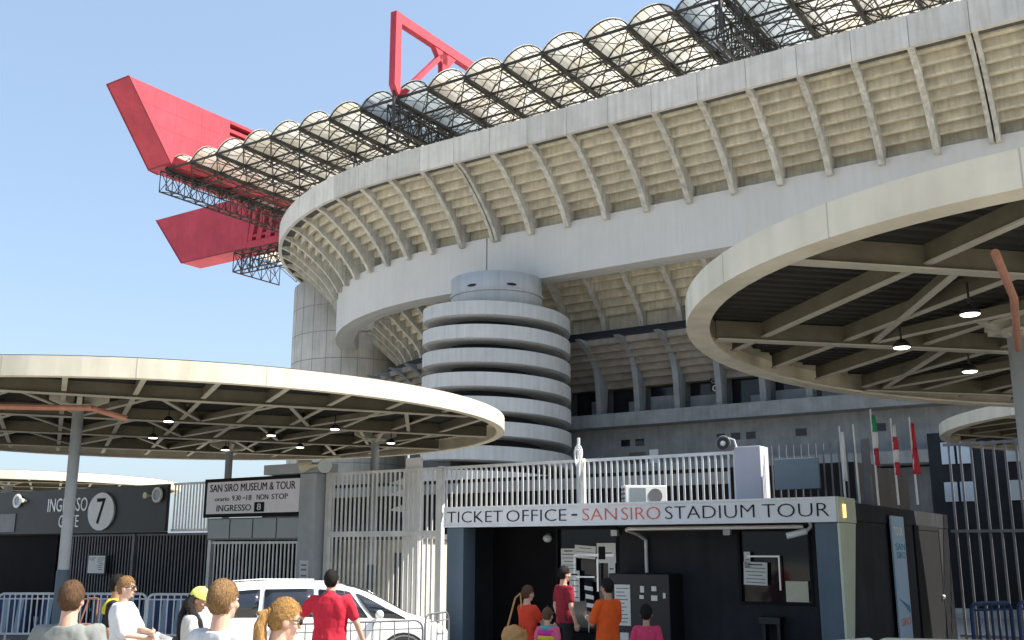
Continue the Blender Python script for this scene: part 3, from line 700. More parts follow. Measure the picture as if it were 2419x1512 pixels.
# white banner board behind the fence, cream booth
r = thing('info_totem', 'narrow white upright board behind the pale two tier fence', 'board', P(-17, 21.2, 0))
mb = MB(); mb.fbox(-17.35, -16.85, 21.1, 21.2, 0, 4.55); mb.build('board', M['white'], r)
mb = MB()
for z in (3.9, 3.6, 3.2): mb.prism([P(-17.9, 21.08, z), P(-17.34, 21.08, z + .16), P(-17.34, 21.08, z - .06)], N * .04); 
mb.fbox(-17.4, -17.33, 21.06, 21.14, 3.0, 4.1); mb.build('arrow_sign', M['white'], r)
r = thing('ticket_booth', 'cream panelled booth behind the pale fence, above the car roof', 'booth', P(-19, 23, 0))
mb = MB(); mb.fbox(-20.6, -17.7, 22.2, 24.5, 0, 2.45); mb.build('body', M['cream'], r)
mb = MB(); mb.fbox(-20.7, -17.6, 22.1, 24.6, 2.46, 2.6); mb.build('roof', M['dbar'], r)
mb = MB(); mb.fbox(-18.6, -18.0, 22.17, 22.2, 0.2, 2.1); mb.build('door', M['dconc'], r)
# concourse behind the fences, its walls darkened in place of the shade there
r = thing('concourse_building', 'low dark concourse building with a grey band behind the pale fences', 'building', P(0, 34, 0))
mb = MB(); mb.fbox(-35.5, -8.8, 33, 40, 0, 4.9); mb.build('wall', M['panelbr'], r)
mb = MB(); mb.fbox(-35.5, -13, 32.8, 33, 4.35, 4.75); mb.build('grey_band', M['gallery'], r)
for i in range(8):
    mb = MB(); a = -34.5 + i * 3.1; mb.fbox(a, a + 2.2, 32.95, 32.99, .3, 3.2); mb.build('window', M['glass'], r)
r = thing('strip_window_building', 'dark building with two rows of pale window strips at the far right', 'building', P(0, 46, 0))
mb = MB(); mb.fbox(-8.6, 26, 43, 50, 0, 6.7); mb.build('wall', M['panelw'], r)
for z0, z1 in ((5.45, 6.3), (4.0, 4.75)):
    s = -8.1
    while s < 6:
        if not -6.95 < s < -6.2:
            mb = MB(); mb.fbox(s, s + .48, 42.9, 42.99, z0, z1); mb.build('window', M['wglass'], r)
        s += .58
# lilac pillar, screen, horn, cable coil
r = tag(None, None, None) if False else None
mb = MB(); mb.fbox(-7.92, -7.36, 20.4, 20.9, 3.03, 4.29); tag(mb.build('roof_pillar', M['lilac'], bevel=.015), 'pale lilac square pillar on the ticket office roof', 'pillar')
mb = MB(); mb.fbox(-7.12, -6.2, 20.5, 20.58, 3.38, 4.0); tag(mb.build('sign_screen', M['screen'], bevel=.01), 'blank blue grey panel among the bars right of the lilac pillar', 'panel')
r = thing('siren', 'dark round siren on the fence corner beside the lilac pillar', 'siren', P(-8.1, 20.5, 4.3))
mb = MB(); q = P(-8.1, 20.45, 4.36); mb.tube(q - FO * .05, q + FO * .18, .09, 16, .17); mb.build('horn', M['black'], r)
mb = MB(); mb.path([q + FO * .185 + T * (.15 * math.cos(a)) + Z * (.15 * math.sin(a)) for a in [i * math.pi / 8 for i in range(17)]], .02, 6); mb.build('rim', M['dbar'], r)
mb = MB(); mb.ell(q + FO * .19, (.06, .06, .06)); mb.build('nozzle', M['bar'], r)
mb = MB(); mb.path([P(-8.1, 20.55, 4.5), P(-7.95, 20.5, 4.45), P(-7.88, 20.5, 4.2), P(-7.95, 20.5, 4.05)], .02, 6); mb.build('cable', M['bar'], r)
r = thing('cable_post', 'thin post hung with a white coiled cable above the pale fence', 'post', P(-11.75, 20.5, 3.0))
mb = MB(); mb.tube(P(-11.75, 20.55, 3.02), P(-11.75, 20.55, 4.72), .035, 8); mb.build('post', M['bar'], r)
mb = MB()
for k in range(3): mb.path([P(-11.72 + .10 * math.cos(a) * (1 - k * .18), 20.48 - .02 * k, 4.34 + .20 * math.sin(a) - .05 * k) for a in [i * math.pi / 9 for i in range(19)]], .018, 6)
mb.build('coiled_cable', M['white'], r)

# ================================================================= ticket office
of = thing('ticket_office', 'dark ticket office with a pale fascia reading TICKET OFFICE - SAN SIRO STADIUM TOUR', 'ticket office', P(-9, 19, 0))
mb = MB(); mb.fbox(-13.2, -5.02, 17.5, 26.6, 2.68, 3.0); mb.build('roof', M['panelw'], of)
mb = MB(); mb.fbox(-13.2, -5.0, 17.36, 17.49, 2.64, 3.06); fa = mb.build('fascia', M['signw'], of)
mb = MB()
for z in (2.66, 3.04): mb.fbox(-13.2, -5.0, 17.335, 17.36, z - .018, z + .018)
for z in (2.66,3.04):
    pass
mb.fbox(-13.2, -13.16, 17.336, 17.36, 2.66, 3.04); mb.fbox(-5.04, -5.0, 17.336, 17.36, 2.66, 3.04); mb.build('fascia_trim', M['signw'], fa)
for t, m, a, b in (('TICKET', 'ink', -13.12, -11.72), ('OFFICE', 'ink', -11.62, -10.22), ('-', 'ink', -10.1, -9.98), ('SAN', 'redink', -9.86, -9.12), ('SIRO', 'redink', -9.02, -8.22), ('STADIUM', 'ink', -8.12, -6.42), ('TOUR', 'ink', -6.28, -5.12)):
    if t == '-':
        mb = MB(); mb.fbox(a, b, 17.346, 17.359, 2.83, 2.86); mb.build('lettering', M[m], fa)
    else: text_mesh(t, 'lettering', M[m], fa, P(a, 17.359, 2.735), T, b - a, .225, .012, FO, thin=-.018)
mb = MB(); mb.fbox(-5.0, -4.965, 17.36, 18.4, 2.64, 3.06); mb.build('fascia_return', M['mint'], of)
mb = MB(); mb.fbox(-4.963, -4.94, 17.62, 17.72, 2.72, 2.94); mb.build('corner_light', M['amber'], of)
for a, b in ((-13.17, -12.74), (-5.4, -5.02)):
    mb = MB(); mb.fbox(a, b, 17.42, 17.85, 0, 2.63); mb.build('pillar', M['bluepaint'], of, bevel=.01)
mb = MB(); mb.prism([P(-5.015, 17.4, 0), P(-5.015, 17.62, 0), P(-5.015, 18.38, 2.63), P(-5.015, 17.4, 2.63)], T * .04); mb.build('side_fin', M['mint'], of)
mb = MB(); mb.fbox(-5.12, -5.03, 17.86, 26.6, 0, 2.67); sw = mb.build('side_wall', M['panelw'], of)
mb = MB(); mb.fbox(-5.03, -5.0, 23.0, 25.3, 0, 2.6); mb.build('door', M['ink'], sw)  # door paint darkened in place of the canopy's shade
mb = MB()
for a, b, c, d in ((22.9, 23.0, 0, 2.7), (25.3, 25.4, 0, 2.7), (22.9, 25.4, 2.6, 2.7)): mb.fbox(-5.03, -4.99, a, b, c, d)
mb.build('door_frame', M['ink'], sw)
mb = MB(); mb.ell(P(-4.97, 25.1, 1.15), (.05, .05, .05)); mb.build('handle', M['alu'], sw)
mb = MB(); mb.fbox(-13.17, -13.08, 17.86, 26.6, 0, 2.67); mb.build('side_wall', M['panelw'], of)
mb = MB(); mb.fbox(-13.07, -11.45, 19.0, 19.15, 0, 2.67); mb.build('back_wall', M['panelbr'], of)
mb = MB(); mb.fbox(-9.95, -7.4, 19.0, 19.15, 0, 2.67); mb.fbox(-7.4, -5.98, 19.0, 19.15, 0, 1.18); mb.fbox(-5.98, -5.12, 19.0, 19.15, 0, 2.67); mb.fbox(-7.4, -5.98, 19.0, 19.15, 2.6, 2.67); mb.build('back_wall', M['panelw'], of)
def office_window(a, b, z0, z1):
    mb = MB(); mb.fbox(a, b, 19.06, 19.1, z0, z1); w_ = mb.build('window', M['glass'], of)
    mb = MB()
    for x0, x1, y0, y1 in ((a, a + .05, z0, z1), (b - .05, b, z0, z1), (a + .05, b - .05, z1 - .05, z1), (a + .05, b - .05, z0, z0 + .05)): mb.fbox(x0, x1, 18.98, 19.055, y0, y1)
    mb.build('window_frame', M['ink'], w_); return w_
w1 = office_window(-11.45, -9.95, .55, 2.66); w2 = office_window(-7.4, -5.98, 1.18, 2.6)
mb = MB(); mb.fbox(-11.45, -9.95, 18.7, 19.1, 0, .54); mb.build('counter', M['panelbr'], of)
mb = MB(); mb.fbox(-13.1, -5.1, 19.16, 19.3, 0, 2.67); mb.build('interior_wall', M['dark'], of)
# transaction frame, papers on the windows
mb = MB()
for x0, x1, y0, y1 in ((-11.0, -10.96, 1.2, 2.05), (-10.45, -10.41, 1.35, 2.0), (-11.0, -10.05, 2.05, 2.1), (-11.0, -10.5, 1.62, 1.65)): mb.fbox(x0, x1, 18.95, 18.978, y0, y1)
mb.build('glazing_bar', M['alu'], w1)
def paper(s, z, w_, h, label, lines, rot=0.0, pic=None, d=18.955, name='notice'):
    r = thing(name, label, 'notice', P(s, d, z), 'paper notices at the ticket window')
    c, sn = math.cos(rot), math.sin(rot); e1 = T * c + Z * sn; e2 = Z * c - T * sn; q = P(s, d, z)
    mb = MB(); mb.box(q, e1 * w_ / 2, e2 * h / 2, N * .004); mb.build('sheet', M['paper'], r)
    mb = MB()
    for i in range(lines):
        y = h / 2 - (i + .7) * h / (lines + .4); lw = w_ * (.42 if i % 3 else .3); mb = MB(); mb.box(q + FO * .006 + e2 * y, e1 * lw, e2 * h * .012 * (2 if i == 0 else 1), N * .001); mb.build('printed_line', M['ink'], r)
    if pic: 
        mb = MB(); mb.box(q + FO * .006 + e1 * pic[1], e1 * pic[2], e2 * pic[3], N * .001); mb.build('picture', M[pic[0]], r)
    return r
paper(-11.12, 1.98, .36, .46, 'grey printed notice at the upper left of the dark ticket window', 6)
paper(-10.98, 1.45, .24, .62, 'tall narrow notice below the upper left one, beside the dark red shirt man', 5)
paper(-10.72, 2.14, .50, .26, 'wide tilted notice at the top middle of the dark ticket window', 3, R(-4))
paper(-10.22, 2.12, .44, .40, 'notice with black and red pictures at the upper right of the dark ticket window', 1, 0, ('ink', -.1, .08, .13))
paper(-10.1, 1.7, .16, .5, 'narrow white strip notice at the right edge of the dark ticket window', 2)
paper(-7.05, 1.75, .46, .42, 'white sheet with a crest on the right hand office window', 6, R(-2))
paper(-7.32 + .12, 2.0, .12, .3, 'small yellowish slip above the crest sheet on the right hand office window', 1)
mb = MB()
for x0, x1, y0, y1 in ((-6.6, -6.57, 1.45, 2.05), (-7.2, -6.57, 2.05, 2.08)): mb.fbox(x0, x1, 18.95, 18.978, y0, y1)
mb.build('glazing_bar', M['alu'], w2)
mb = MB(); mb.fbox(-6.5, -6.08, 19.0, 19.05, 1.25, 1.62); mb.build('inner_desk', M['ivory'], w2)
mb = MB(); mb.fbox(-6.95, -6.55, 18.72, 18.99, .86, .98); mb.fbox(-6.92, -6.86, 18.8, 18.99, .5, .86); mb.fbox(-6.64, -6.58, 18.8, 18.99, .5, .86); mb.build('counter_shelf', M['black'], of)
# conduit
mb = MB(); mb.path([P(-5.7, 17.75, 2.58), P(-9.15, 17.9, 2.58), P(-9.35, 18.2, 2.56), P(-9.35, 18.7, 2.48), P(-9.3, 18.93, 2.38), P(-9.3, 18.93, 1.74)], .035, 8); mb.build('conduit', M['bar'], of)
# vending machine / cabinet
r = thing('ticket_machine', 'black self service machine with a price list and small white stickers', 'machine', P(-9.2, 18.7, 0))
mb = MB(); mb.fbox(-9.86, -8.55, 18.35, 18.98, 0, 1.73); mb.build('cabinet', M['black'], r, bevel=.02)
mb = MB(); mb.fbox(-9.72, -9.38, 18.335, 18.348, .75, 1.52); pl_ = mb.build('price_list', M['paper'], r)
for i in range(10):
    mb = MB(); mb.fbox(-9.68, -9.68 + random.uniform(.16, .28), 18.328, 18.333, 1.44 - i * .07, 1.455 - i * .07); mb.build('printed_line', M['dbar'], pl_)
for s, z, a, b in ((-9.16, 1.5, .08, .12), (-8.92, 1.5, .1, .09), (-9.18, 1.33, .09, .07), (-8.93, 1.33, .13, .1), (-8.68, 1.38, .05, .1)):
    mb = MB(); mb.fbox(s, s + a, 18.335, 18.348, z - b, z); mb.build('sticker', M['paper'], r)
mb = MB(); mb.fbox(-9.6, -9.42, 18.3, 18.347, .42, .62); mb.build('card_reader', M['paper'], r)
# small lights and camera under the fascia
def wall_lamp(s, z, label):
    r = thing('wall_lamp', label, 'lamp', P(s, 18.9, z), 'small lamps in the ticket office recess')
    mb = MB(); mb.ell(P(s, 18.9, z), (.1, .07, .085)); mb.build('lens', M['wglass'], r)
    mb = MB(); mb.fbox(s - .05, s + .05, 18.94, 18.998, z + .05, z + .12); mb.build('bracket', M['black'], r)
wall_lamp(-11.6, 2.42, 'small round lamp on the dark brown wall left of the ticket window')
for s, l in ((-9.98, 'little square lamp above the gap between window and machine'), (-7.55, 'little square lamp at the top left of the right hand window')):
    r = thing('wall_lamp', l, 'lamp', P(s, 18.9, 2.5), 'small lamps in the ticket office recess')
    mb = MB(); mb.fbox(s - .07, s + .07, 18.85, 18.95, 2.46, 2.58); mb.build('lens', M['wglass'], r)
    mb = MB(); mb.fbox(s - .03, s + .03, 18.951, 18.998, 2.49, 2.55); mb.build('bracket', M['black'], r)
r = thing('security_camera', 'white security camera under the right end of the office fascia', 'camera', P(-5.7, 17.8, 2.5))
mb = MB(); mb.tube(P(-5.95, 17.6, 2.42), P(-5.65, 17.75, 2.5), .055, 12); mb.build('body', M['white'], r)
mb = MB(); mb.path([P(-5.65, 17.75, 2.5), P(-5.58, 17.8, 2.58), P(-5.6, 17.8, 2.67)], .03, 8); mb.build('arm', M['white'], r)
# side banner
r = thing('blue_banner', 'tall pale blue banner on the dark side wall of the ticket office', 'banner', P(-4.9, 21.2, 0))
mb = MB(); mb.prism([P(-4.96, 20.72, .1), P(-4.96, 21.75, .1), P(-4.96, 21.72, 2.83), P(-4.96, 20.70, 2.83)], T * .03); mb.build('cloth', M['blues'], r)
text_mesh('TOUR', 'lettering', M['signl'], r, P(-4.93, 20.85, 2.46), N, .7, .16, .004, T)
text_mesh('SAN', 'lettering', M['banner_ink'], r, P(-4.93, 20.9, 2.18), N, .75, .13, .004, T)
text_mesh('SIRO', 'lettering', M['banner_ink'], r, P(-4.93, 20.95, 2.02), N, .7, .12, .004, T)
mb = MB(); mb.prism([P(-4.925, 20.85, 1.28), P(-4.925, 21.65, 1.1), P(-4.925, 21.65, .98), P(-4.925, 21.3, 1.12)], T * .004); mb.build('stripe', M['banner_ink'], r)
text_mesh('SIRO', 'lettering', M['redink'], r, P(-4.93, 20.9, .76), N, .75, .14, .004, T)
# air conditioner unit on the roof
r = thing('air_conditioner', 'white air conditioner unit standing on the ticket office roof', 'air conditioner', P(-8.8, 18.4, 3.0))
ax = (T * .75 + N * .66).normalized(); ay = Vector((-ax.y, ax.x, 0)); q = P(-9.05, 18.4, 3.22)
mb = MB(); mb.box(q, ax * .42, ay * .17, Z * .20); mb.build('case', M['white'], r, bevel=.015)
mb = MB()
for i in range(4): mb.box(q - ax * .424 + Z * (-.13 + i * .085), ax * .003, ay * .13, Z * .025)
mb.box(q-ax*.4225, ax*.002, ay*.02, Z*.16); mb.build('vent', M['dbar'], r)
mb = MB(); mb.disc(q - ay * .172 + ax * .18, .14, -ay, .006); mb.build('fan', M['dbar'], r)
mb = MB(); mb.box(q - ay * .174 - ax * .17, ax * .16, ay * .003, Z * .15); mb.build('grille', M['glassg'], r)
mb = MB(); mb.box(q - ax * .3 - Z * .21, ax * .03, ay * .17, Z * .012); mb.build('foot', M['dbar'], r)
mb = MB(); mb.box(q + ax * .3 - Z * .21, ax * .03, ay * .17, Z * .012); mb.build('foot', M['dbar'], r)
# flags on slim poles along the office side
def flag(s, d, zt, kind, label):
    r = thing('flag_pole', label, 'flag', P(s, d, 3.0), 'flags on slim poles over the ticket office')
    mb = MB(); mb.tube(P(s, d, 3.0), P(s - .02, d, zt), .022, 8, .014); mb.build('pole', M['bar'], r)
    if not kind: return
    n = len(kind); hh = .95 / n; z = zt - .12
    for i, m in enumerate(kind):
        rings = []
        for j in range(5):
            zz = z - j * hh / 4; wv = .034 + .012 * math.sin(2.1 * (i + j / 4) + zt * 9) + .026 * (i + j / 4) / n
            rings.append([P(s + wv * math.cos(a) + .03, d + .03 * math.sin(a) + .016 * math.sin(a * 3 + j), zz) for a in [2 * math.pi * k / 12 for k in range(12)]])
        mb = MB(); mb.sweep(rings); o = mb.build('flag_cloth', M[m], r, smooth=True); z -= hh
flag(-5.6, 20.1, 4.55, ['fwhite'], 'slim pole with a furled white flag, leftmost of the row')
flag(-5.32, 20.05, 4.56, [], 'bare slim pole between the furled white flag and the green white red one')
flag(-4.96, 20.0, 4.82, ['green', 'fwhite', 'fred'], 'pole with hanging green, white and red flag')
flag(-4.6, 20.0, 4.62, ['fwhite', 'fred', 'fwhite', 'fred'], 'pole with hanging white and red flag, second from right')
flag(-4.26, 20.0, 4.62, ['fred', 'fred'], 'pole with hanging plain red flag, rightmost of the row')

# ================================================================= barriers
def barrier(label, a, b, h=1.1, m='barrier', group='white crowd barriers', r=.03, n=11, gname='crowd_barrier'):
    a, b = Vector(a), Vector(b); c = (a + b) / 2; root = thing(gname, label, 'barrier', c, group)
    e = (b - a).normalized(); L_ = (b - a).length; Zb = a.z + .12; zt = a.z + h; rc = .14
    pts = [a + Z * .02, a + Z * (h - rc)]
    for k in range(1, 5):
        t = k / 4 * math.pi / 2; pts.append(a + e * (rc - rc * math.cos(t)) + Z * (h - rc + rc * math.sin(t)))
    pts2 = [b + Z * .02, b + Z * (h - rc)]
    for k in range(1, 5):
        t = k / 4 * math.pi / 2; pts2.append(b - e * (rc - rc * math.cos(t)) + Z * (h - rc + rc * math.sin(t)))
    mb = MB(); mb.path(pts, r, 8); mb.path(pts2, r, 8); mb.tube(pts[-1], pts2[-1], r, 8); mb.tube(a + Z * .2, b + Z * .2, r, 8)
    mb.build('frame', M[m], root)
    mb = MB(); mb.tube(a + Z * (h - .12), b + Z * (h - .12), r * .6, 6)
    for i in range(1, n + 1):
        q = a + e * (L_ * i / (n + 1)); mb.tube(q + Z * .2, q + Z * (h - .0), r * .6, 6)
    mb.build('bar_panel', M[m], root)
    sd_ = Vector((-e.y, e.x, 0))
    for q in (a + e * .25, b - e * .25):
        mb = MB(); mb.tube(q - sd_ * .3 + Z * .02, q + sd_ * .3 + Z * .02, r, 6); mb.tube(q + Z * .02, q + Z * .2, r, 6); mb.build('foot', M[m], root)
    return root
def fx(px, y): return (px - 1209.5) / 2400 * (y * 1.024)    # helper for laying the queue out along the camera's azimuths
YB = 25.6
for l, x0, x1, y0 in (('white crowd barrier at the far left edge in front of the gate wall', -60, 62, 25.2), ('white crowd barrier behind the grey shirt man', 66, 215, 25.6), ('white crowd barrier behind the white shirt man and the yellow cap woman', 222, 395, 25.5), ('white crowd barrier disappearing behind the rear of the white car', 399, 575, 25.2)):
    barrier(l, (fx(x0, y0), y0, 0), (fx(x1, y0), y0, 0), 1.14)
# barriers stacked behind, blue
for i, (px, y) in enumerate(((-30, 27.4), (90, 27.8), (215, 28.0), (330, 27.9), (440, 27.6))):
    r = thing('water_barrier', ['blue plastic road barrier at the far left edge', 'blue plastic road barrier left of the canopy pole', 'blue plastic road barrier behind the grey shirt man', 'blue plastic road barrier behind the white shirt man', 'blue plastic road barrier left of the yellow cap woman'][i], 'barrier', (fx(px, y), y, 0), 'blue plastic road barriers')
    x0 = fx(px, y) - .62; 
    mb = MB(); mb.hexa([(x0, y - .3, 0), (x0 + 1.24, y - .3, 0), (x0 + 1.24, y + .3, 0), (x0, y + .3, 0), (x0 + .04, y - .1, 1.0), (x0 + 1.2, y - .1, 1.0), (x0 + 1.2, y + .1, 1.0), (x0 + .04, y + .1, 1.0)]); mb.build('body', M['bluem'], r, bevel=.04)
    for k in range(3):
        mb = MB(); xx = x0 + .22 + k * .36; mb.hexa([(xx, y - .31, .05), (xx + .14, y - .31, .05), (xx + .14, y - .2, .05), (xx, y - .2, .05), (xx, y - .13, .92), (xx + .14, y - .13, .92), (xx + .14, y - .05, .92), (xx, y - .05, .92)]); mb.build('stripe', M['blues'], r)
for i, (px, y, h) in enumerate(((2290, 20.6, 1.15), (2395, 20.2, 1.2))):
    barrier(['blue metal crowd barrier behind the rail at the right', 'blue metal crowd barrier at the far right edge'][i], (fx(px - 60, y), y, 0), (fx(px + 55, y), y + .5, 0), h, 'bluem', 'blue metal barriers', .04, 5)
# near barriers
barrier('pale rusty barrier in front of the white shirt man, lower left', (fx(150, 13.4), 13.4, gz(13.4)), (fx(441, 13.2), 13.2, gz(13.2)), 1.05, 'ivory', 'near barriers')
barrier('dark metal barrier in front of the white car, left segment', (fx(724, 15.6), 15.4, 0), (fx(1012, 16.3), 16.3, 0), 1.13, 'dbar', 'dark barriers by the car', .016, 8)
barrier('dark metal barrier between the car nose and the ticket office', (fx(1016, 16.4), 16.5, 0), (fx(1068, 17.2), 17.3, 0), 1.2, 'dbar', 'dark barriers by the car', .016, 3)
barrier('white barrier rail rising at the bottom right of the ticket office', (fx(1800, 11.6), 11.4, .1), (fx(2008, 13.1), 13.1, .03), 1.08, 'barrier', 'near barriers', .028)
barrier('rust stained pale barrier rail at the bottom right corner', (fx(2012, 13.2), 13.2, .03), (fx(2460, 12.2), 12.2, .06), 1.07, 'ivory', 'near barriers', .028)

# ================================================================= car
def build_car():
    root = thing('parked_car', 'white compact people carrier parked in front of the pale fence', 'car', (0, 0, 0))
    L_ = 4.3
    # station: x, half width sill, half width belt, half width roof, z bottom, z belt, z top
    S = [(0.0, .66, .70, .58, .42, .92, .98), (0.06, .76, .80, .66, .30, .96, 1.12), (0.22, .84, .86, .68, .24, 1.00, 1.42), (0.45, .86, .88, .68, .22, 1.00, 1.58), (1.0, .87, .89, .69, .2, .99, 1.635), (1.8, .87, .89, .69, .2, .98, 1.64), (2.4, .87, .89, .68, .2, .96, 1.60), (2.85, .87, .89, .66, .2, .95, 1.46), (3.25, .87, .88, .66, .2, .94, 1.22), (3.62, .86, .87, .70, .2, .92, 1.00), (3.95, .84, .85, .70, .22, .86, .93), (4.18, .78, .80, .66, .26, .74, .82), (4.3, .64, .68, .56, .34, .62, .68)]
    def ring(st_):
        x, w0, w1, w2, zb, zm, zt = st_
        zb2 = zb + .12
        half = [(w0 * .9, zb), (w0, zb2), (w1, zb + (zm - zb) * .62), (w1 * .99, zm), (w1 * .96, zm + .03), (w2 + (w1 - w2) * .12, zt - (zt - zm) * .10), (w2, zt - .015), (w2 * .8, zt + .012 if zt - zm > .15 else zt + .004), (0, zt + .02)]
        L1 = [(x, -y, z) for y, z in half]; L2 = [(x, y, z) for y, z in reversed(half[:-1])]
        return L1 + L2
    import bmesh
    mb = MB(); mb.sweep([ring(q) for q in S]); body = mb.build('body', M['carw'], None, smooth=True); body.parent = root
    body.modifiers.new('s', 'SUBSURF').levels = 1; body.modifiers['s'].render_levels = 1
    def lerp(x):
        for a, b in zip(S, S[1:]):
            if a[0] <= x <= b[0]:
                t = (x - a[0]) / (b[0] - a[0]); return tuple(p + (q - p) * t for p, q in zip(a, b))
    def side_pt(x, f, side, off):
        _, w0, w1, w2, zb, zm, zt = lerp(x)
        z0, z1 = zm + .035, zt - (zt - zm) * .11
        y0, y1 = w1 * .96, w2 + (w1 - w2) * .13
        return (x, side * (y0 + (y1 - y0) * f + off), z0 + (z1 - z0) * f)
    for side in (-1, 1):
        for x0, x1, x0t, x1t in ((.36, 1.02, .62, 1.06), (1.10, 1.92, 1.13, 1.92), (2.0, 2.82, 2.0, 2.52), (2.9, 3.48, 2.62, 2.72)):
            mb = MB(); n = 6
            lo = [side_pt(x0 + (x1 - x0) * i / n, .04, side, .012) for i in range(n + 1)]; hi = [side_pt(x0t + (x1t - x0t) * i / n, .93, side, .012) for i in range(n + 1)]
            md = [tuple((p + q) / 2 for p, q in zip(a, b)) for a, b in zip(lo, hi)]; md = [(a, b + side * .012, c) for a, b, c in md]
            inn = [(p[0], p[1] - side * .03, p[2]) for p in lo]
            mb.sweep([lo, md, hi], False, False); o = mb.build('side_window', M['carglass'], None, smooth=True); o.parent = root
            o.modifiers.new('t', 'SOLIDIFY').thickness = .01
        # door seams, handles, mirror, lamps
        for x in (1.06, 1.96, 2.9):
            mb = MB(); _, w0, w1, w2, zb, zm, zt = lerp(x); mb.path([(x, side * (w0 + .004), zb + .13), (x, side * (w1 + .006), zb + (zm - zb) * .62), (x, side * (w1 * .99 + .004), zm)], .006, 4); o = mb.build('door_seam', M['ink'], None); o.parent = root
        for x in (1.2, 2.12):
            mb = MB(); mb.tube((x, side * .905, .84), (x + .18, side * .905, .845), .016, 8); o = mb.build('door_handle', M['carw'], None, smooth=True); o.parent = root
        mb = MB(); mb.ell((2.98, side * 1.0, 1.06), (.07, .11, .08)); mb.tube((2.96, side * .84, 1.0), (2.98, side * .95, 1.04), .025, 8); o = mb.build('wing_mirror', M['carw'], None, smooth=True); o.parent = root
        mb = MB(); mb.ell((4.08, side * .70, .70), (.17, .12, .07), mtx=Matrix.Rotation(side * -.6, 3, 'Z')); o = mb.build('headlight', M['wglass'], None, smooth=True); o.parent = root
        mb = MB(); mb.ell((.14, side * .74, .86), (.16, .115, .11)); o = mb.build('tail_light', M['tail'], None, smooth=True); o.parent = root
        for x in (.82, 3.42):
            mb = MB(); mb.tube((x, side * .70, .325), (x, side * .905, .325), .325, 28); wl = mb.build('wheel', M['rubber'], None, bevel=.03); wl.parent = root
            mb = MB(); mb.tube((x, side * .90, .325), (x, side * .915, .325), .215, 24)
            for k in range(5):
                a = 2 * math.pi * k / 5; mb.box((x + .13 * math.cos(a), side * .916, .325 + .13 * math.sin(a)), Vector((math.cos(a), 0, math.sin(a))) * .09, (0, .008, 0), Vector((-math.sin(a), 0, math.cos(a))) * .025)
            o = mb.build('rim', M['alu'], None); o.parent = wl
            mb = MB()
            rg = []
            for k in range(15):
                a = math.pi * k / 14 * 1.1 - .05 * math.pi; e1 = Vector((math.cos(a), 0, math.sin(a)))
                rg.append([Vector((x, side * q, .325)) + e1 * rr for q, rr in ((.80, .36), (.912, .36), (.915, .40), (.80, .40))])
            mb.sweep(rg); o = mb.build('wheel_arch', M['rubber'], None); o.parent = root
    # windscreen and rear screen
    for nm, xs in (('windscreen', (2.5, 2.85, 3.25, 3.55)), ('rear_screen', (.10, .22, .40))):
        rg = []
        for x in xs:
            _, w0, w1, w2, zb, zm, zt = lerp(x); rg.append([(x, y * w2 * .86, zt + .035 - abs(y) ** 3 * .012) for y in (-1, -.6, -.2, .2, .6, 1)])
        mb = MB(); mb.sweep(rg, False, False); o = mb.build(nm, M['carglass'], None, smooth=True); o.parent = root; o.modifiers.new('t', 'SOLIDIFY').thickness = .012
    mb = MB(); mb.abox(-.02, .02, -.26, .26, .62, .74); o = mb.build('number_plate', M['white'], None); o.parent = root
    mb = MB(); mb.abox(.3, 4.0, -.8, .8, .14, .24); o = mb.build('underbody', M['rubber'], None); o.parent = root
    for side in (-1, 1):
        mb = MB(); mb.path([(.7, side * .60, 1.635), (1.2, side * .61, 1.665), (2.1, side * .60, 1.65)], .010, 6); o = mb.build('roof_rail', M['carw'], None); o.parent = root
    return root
car = build_car(); ang = R(19); car.rotation_euler.z = ang
car.location = (fx(490, 18.9), 19.0, 0); car.scale = (1.09, 1.04, .985)

# ================================================================= people
def voxel(mb, m, vox, name, sm=3, disp=0.0, dscale=9.0, cut=None, stretch=(1, 1, 1)):
    me = bpy.data.meshes.new(name); me.from_pydata(mb.v, [], mb.f); o = bpy.data.objects.new(name, me); col.objects.link(o)
    import bmesh
    bm = bmesh.new(); bm.from_mesh(me); bmesh.ops.recalc_face_normals(bm, faces=bm.faces); bm.to_mesh(me); bm.free()
    a = o.modifiers.new('r', 'REMESH'); a.mode = 'VOXEL'; a.voxel_size = vox
    b = o.modifiers.new('s', 'SMOOTH'); b.factor = .5; b.iterations = sm
    dg = bpy.context.evaluated_depsgraph_get(); nm = bpy.data.meshes.new_from_object(o.evaluated_get(dg)); nm.name = name
    bpy.data.objects.remove(o); bpy.data.meshes.remove(me)
    if disp:
        nn = [v.normal.copy() for v in nm.vertices]
        for v, n in zip(nm.vertices, nn):
            q = Vector((v.co.x * stretch[0], v.co.y * stretch[1], v.co.z * stretch[2])) * dscale
            v.co += n * max(-.007, noise.fractal(q, 1.0, 2.0, 3) * disp - abs(noise.noise(q * .6 + Vector((3, 1, 2)))) * disp * .9)
    for p in nm.polygons: p.use_smooth = True
    nm.materials.clear(); nm.materials.append(m)
    ob = bpy.data.objects.new(name, nm); col.objects.link(ob); return ob

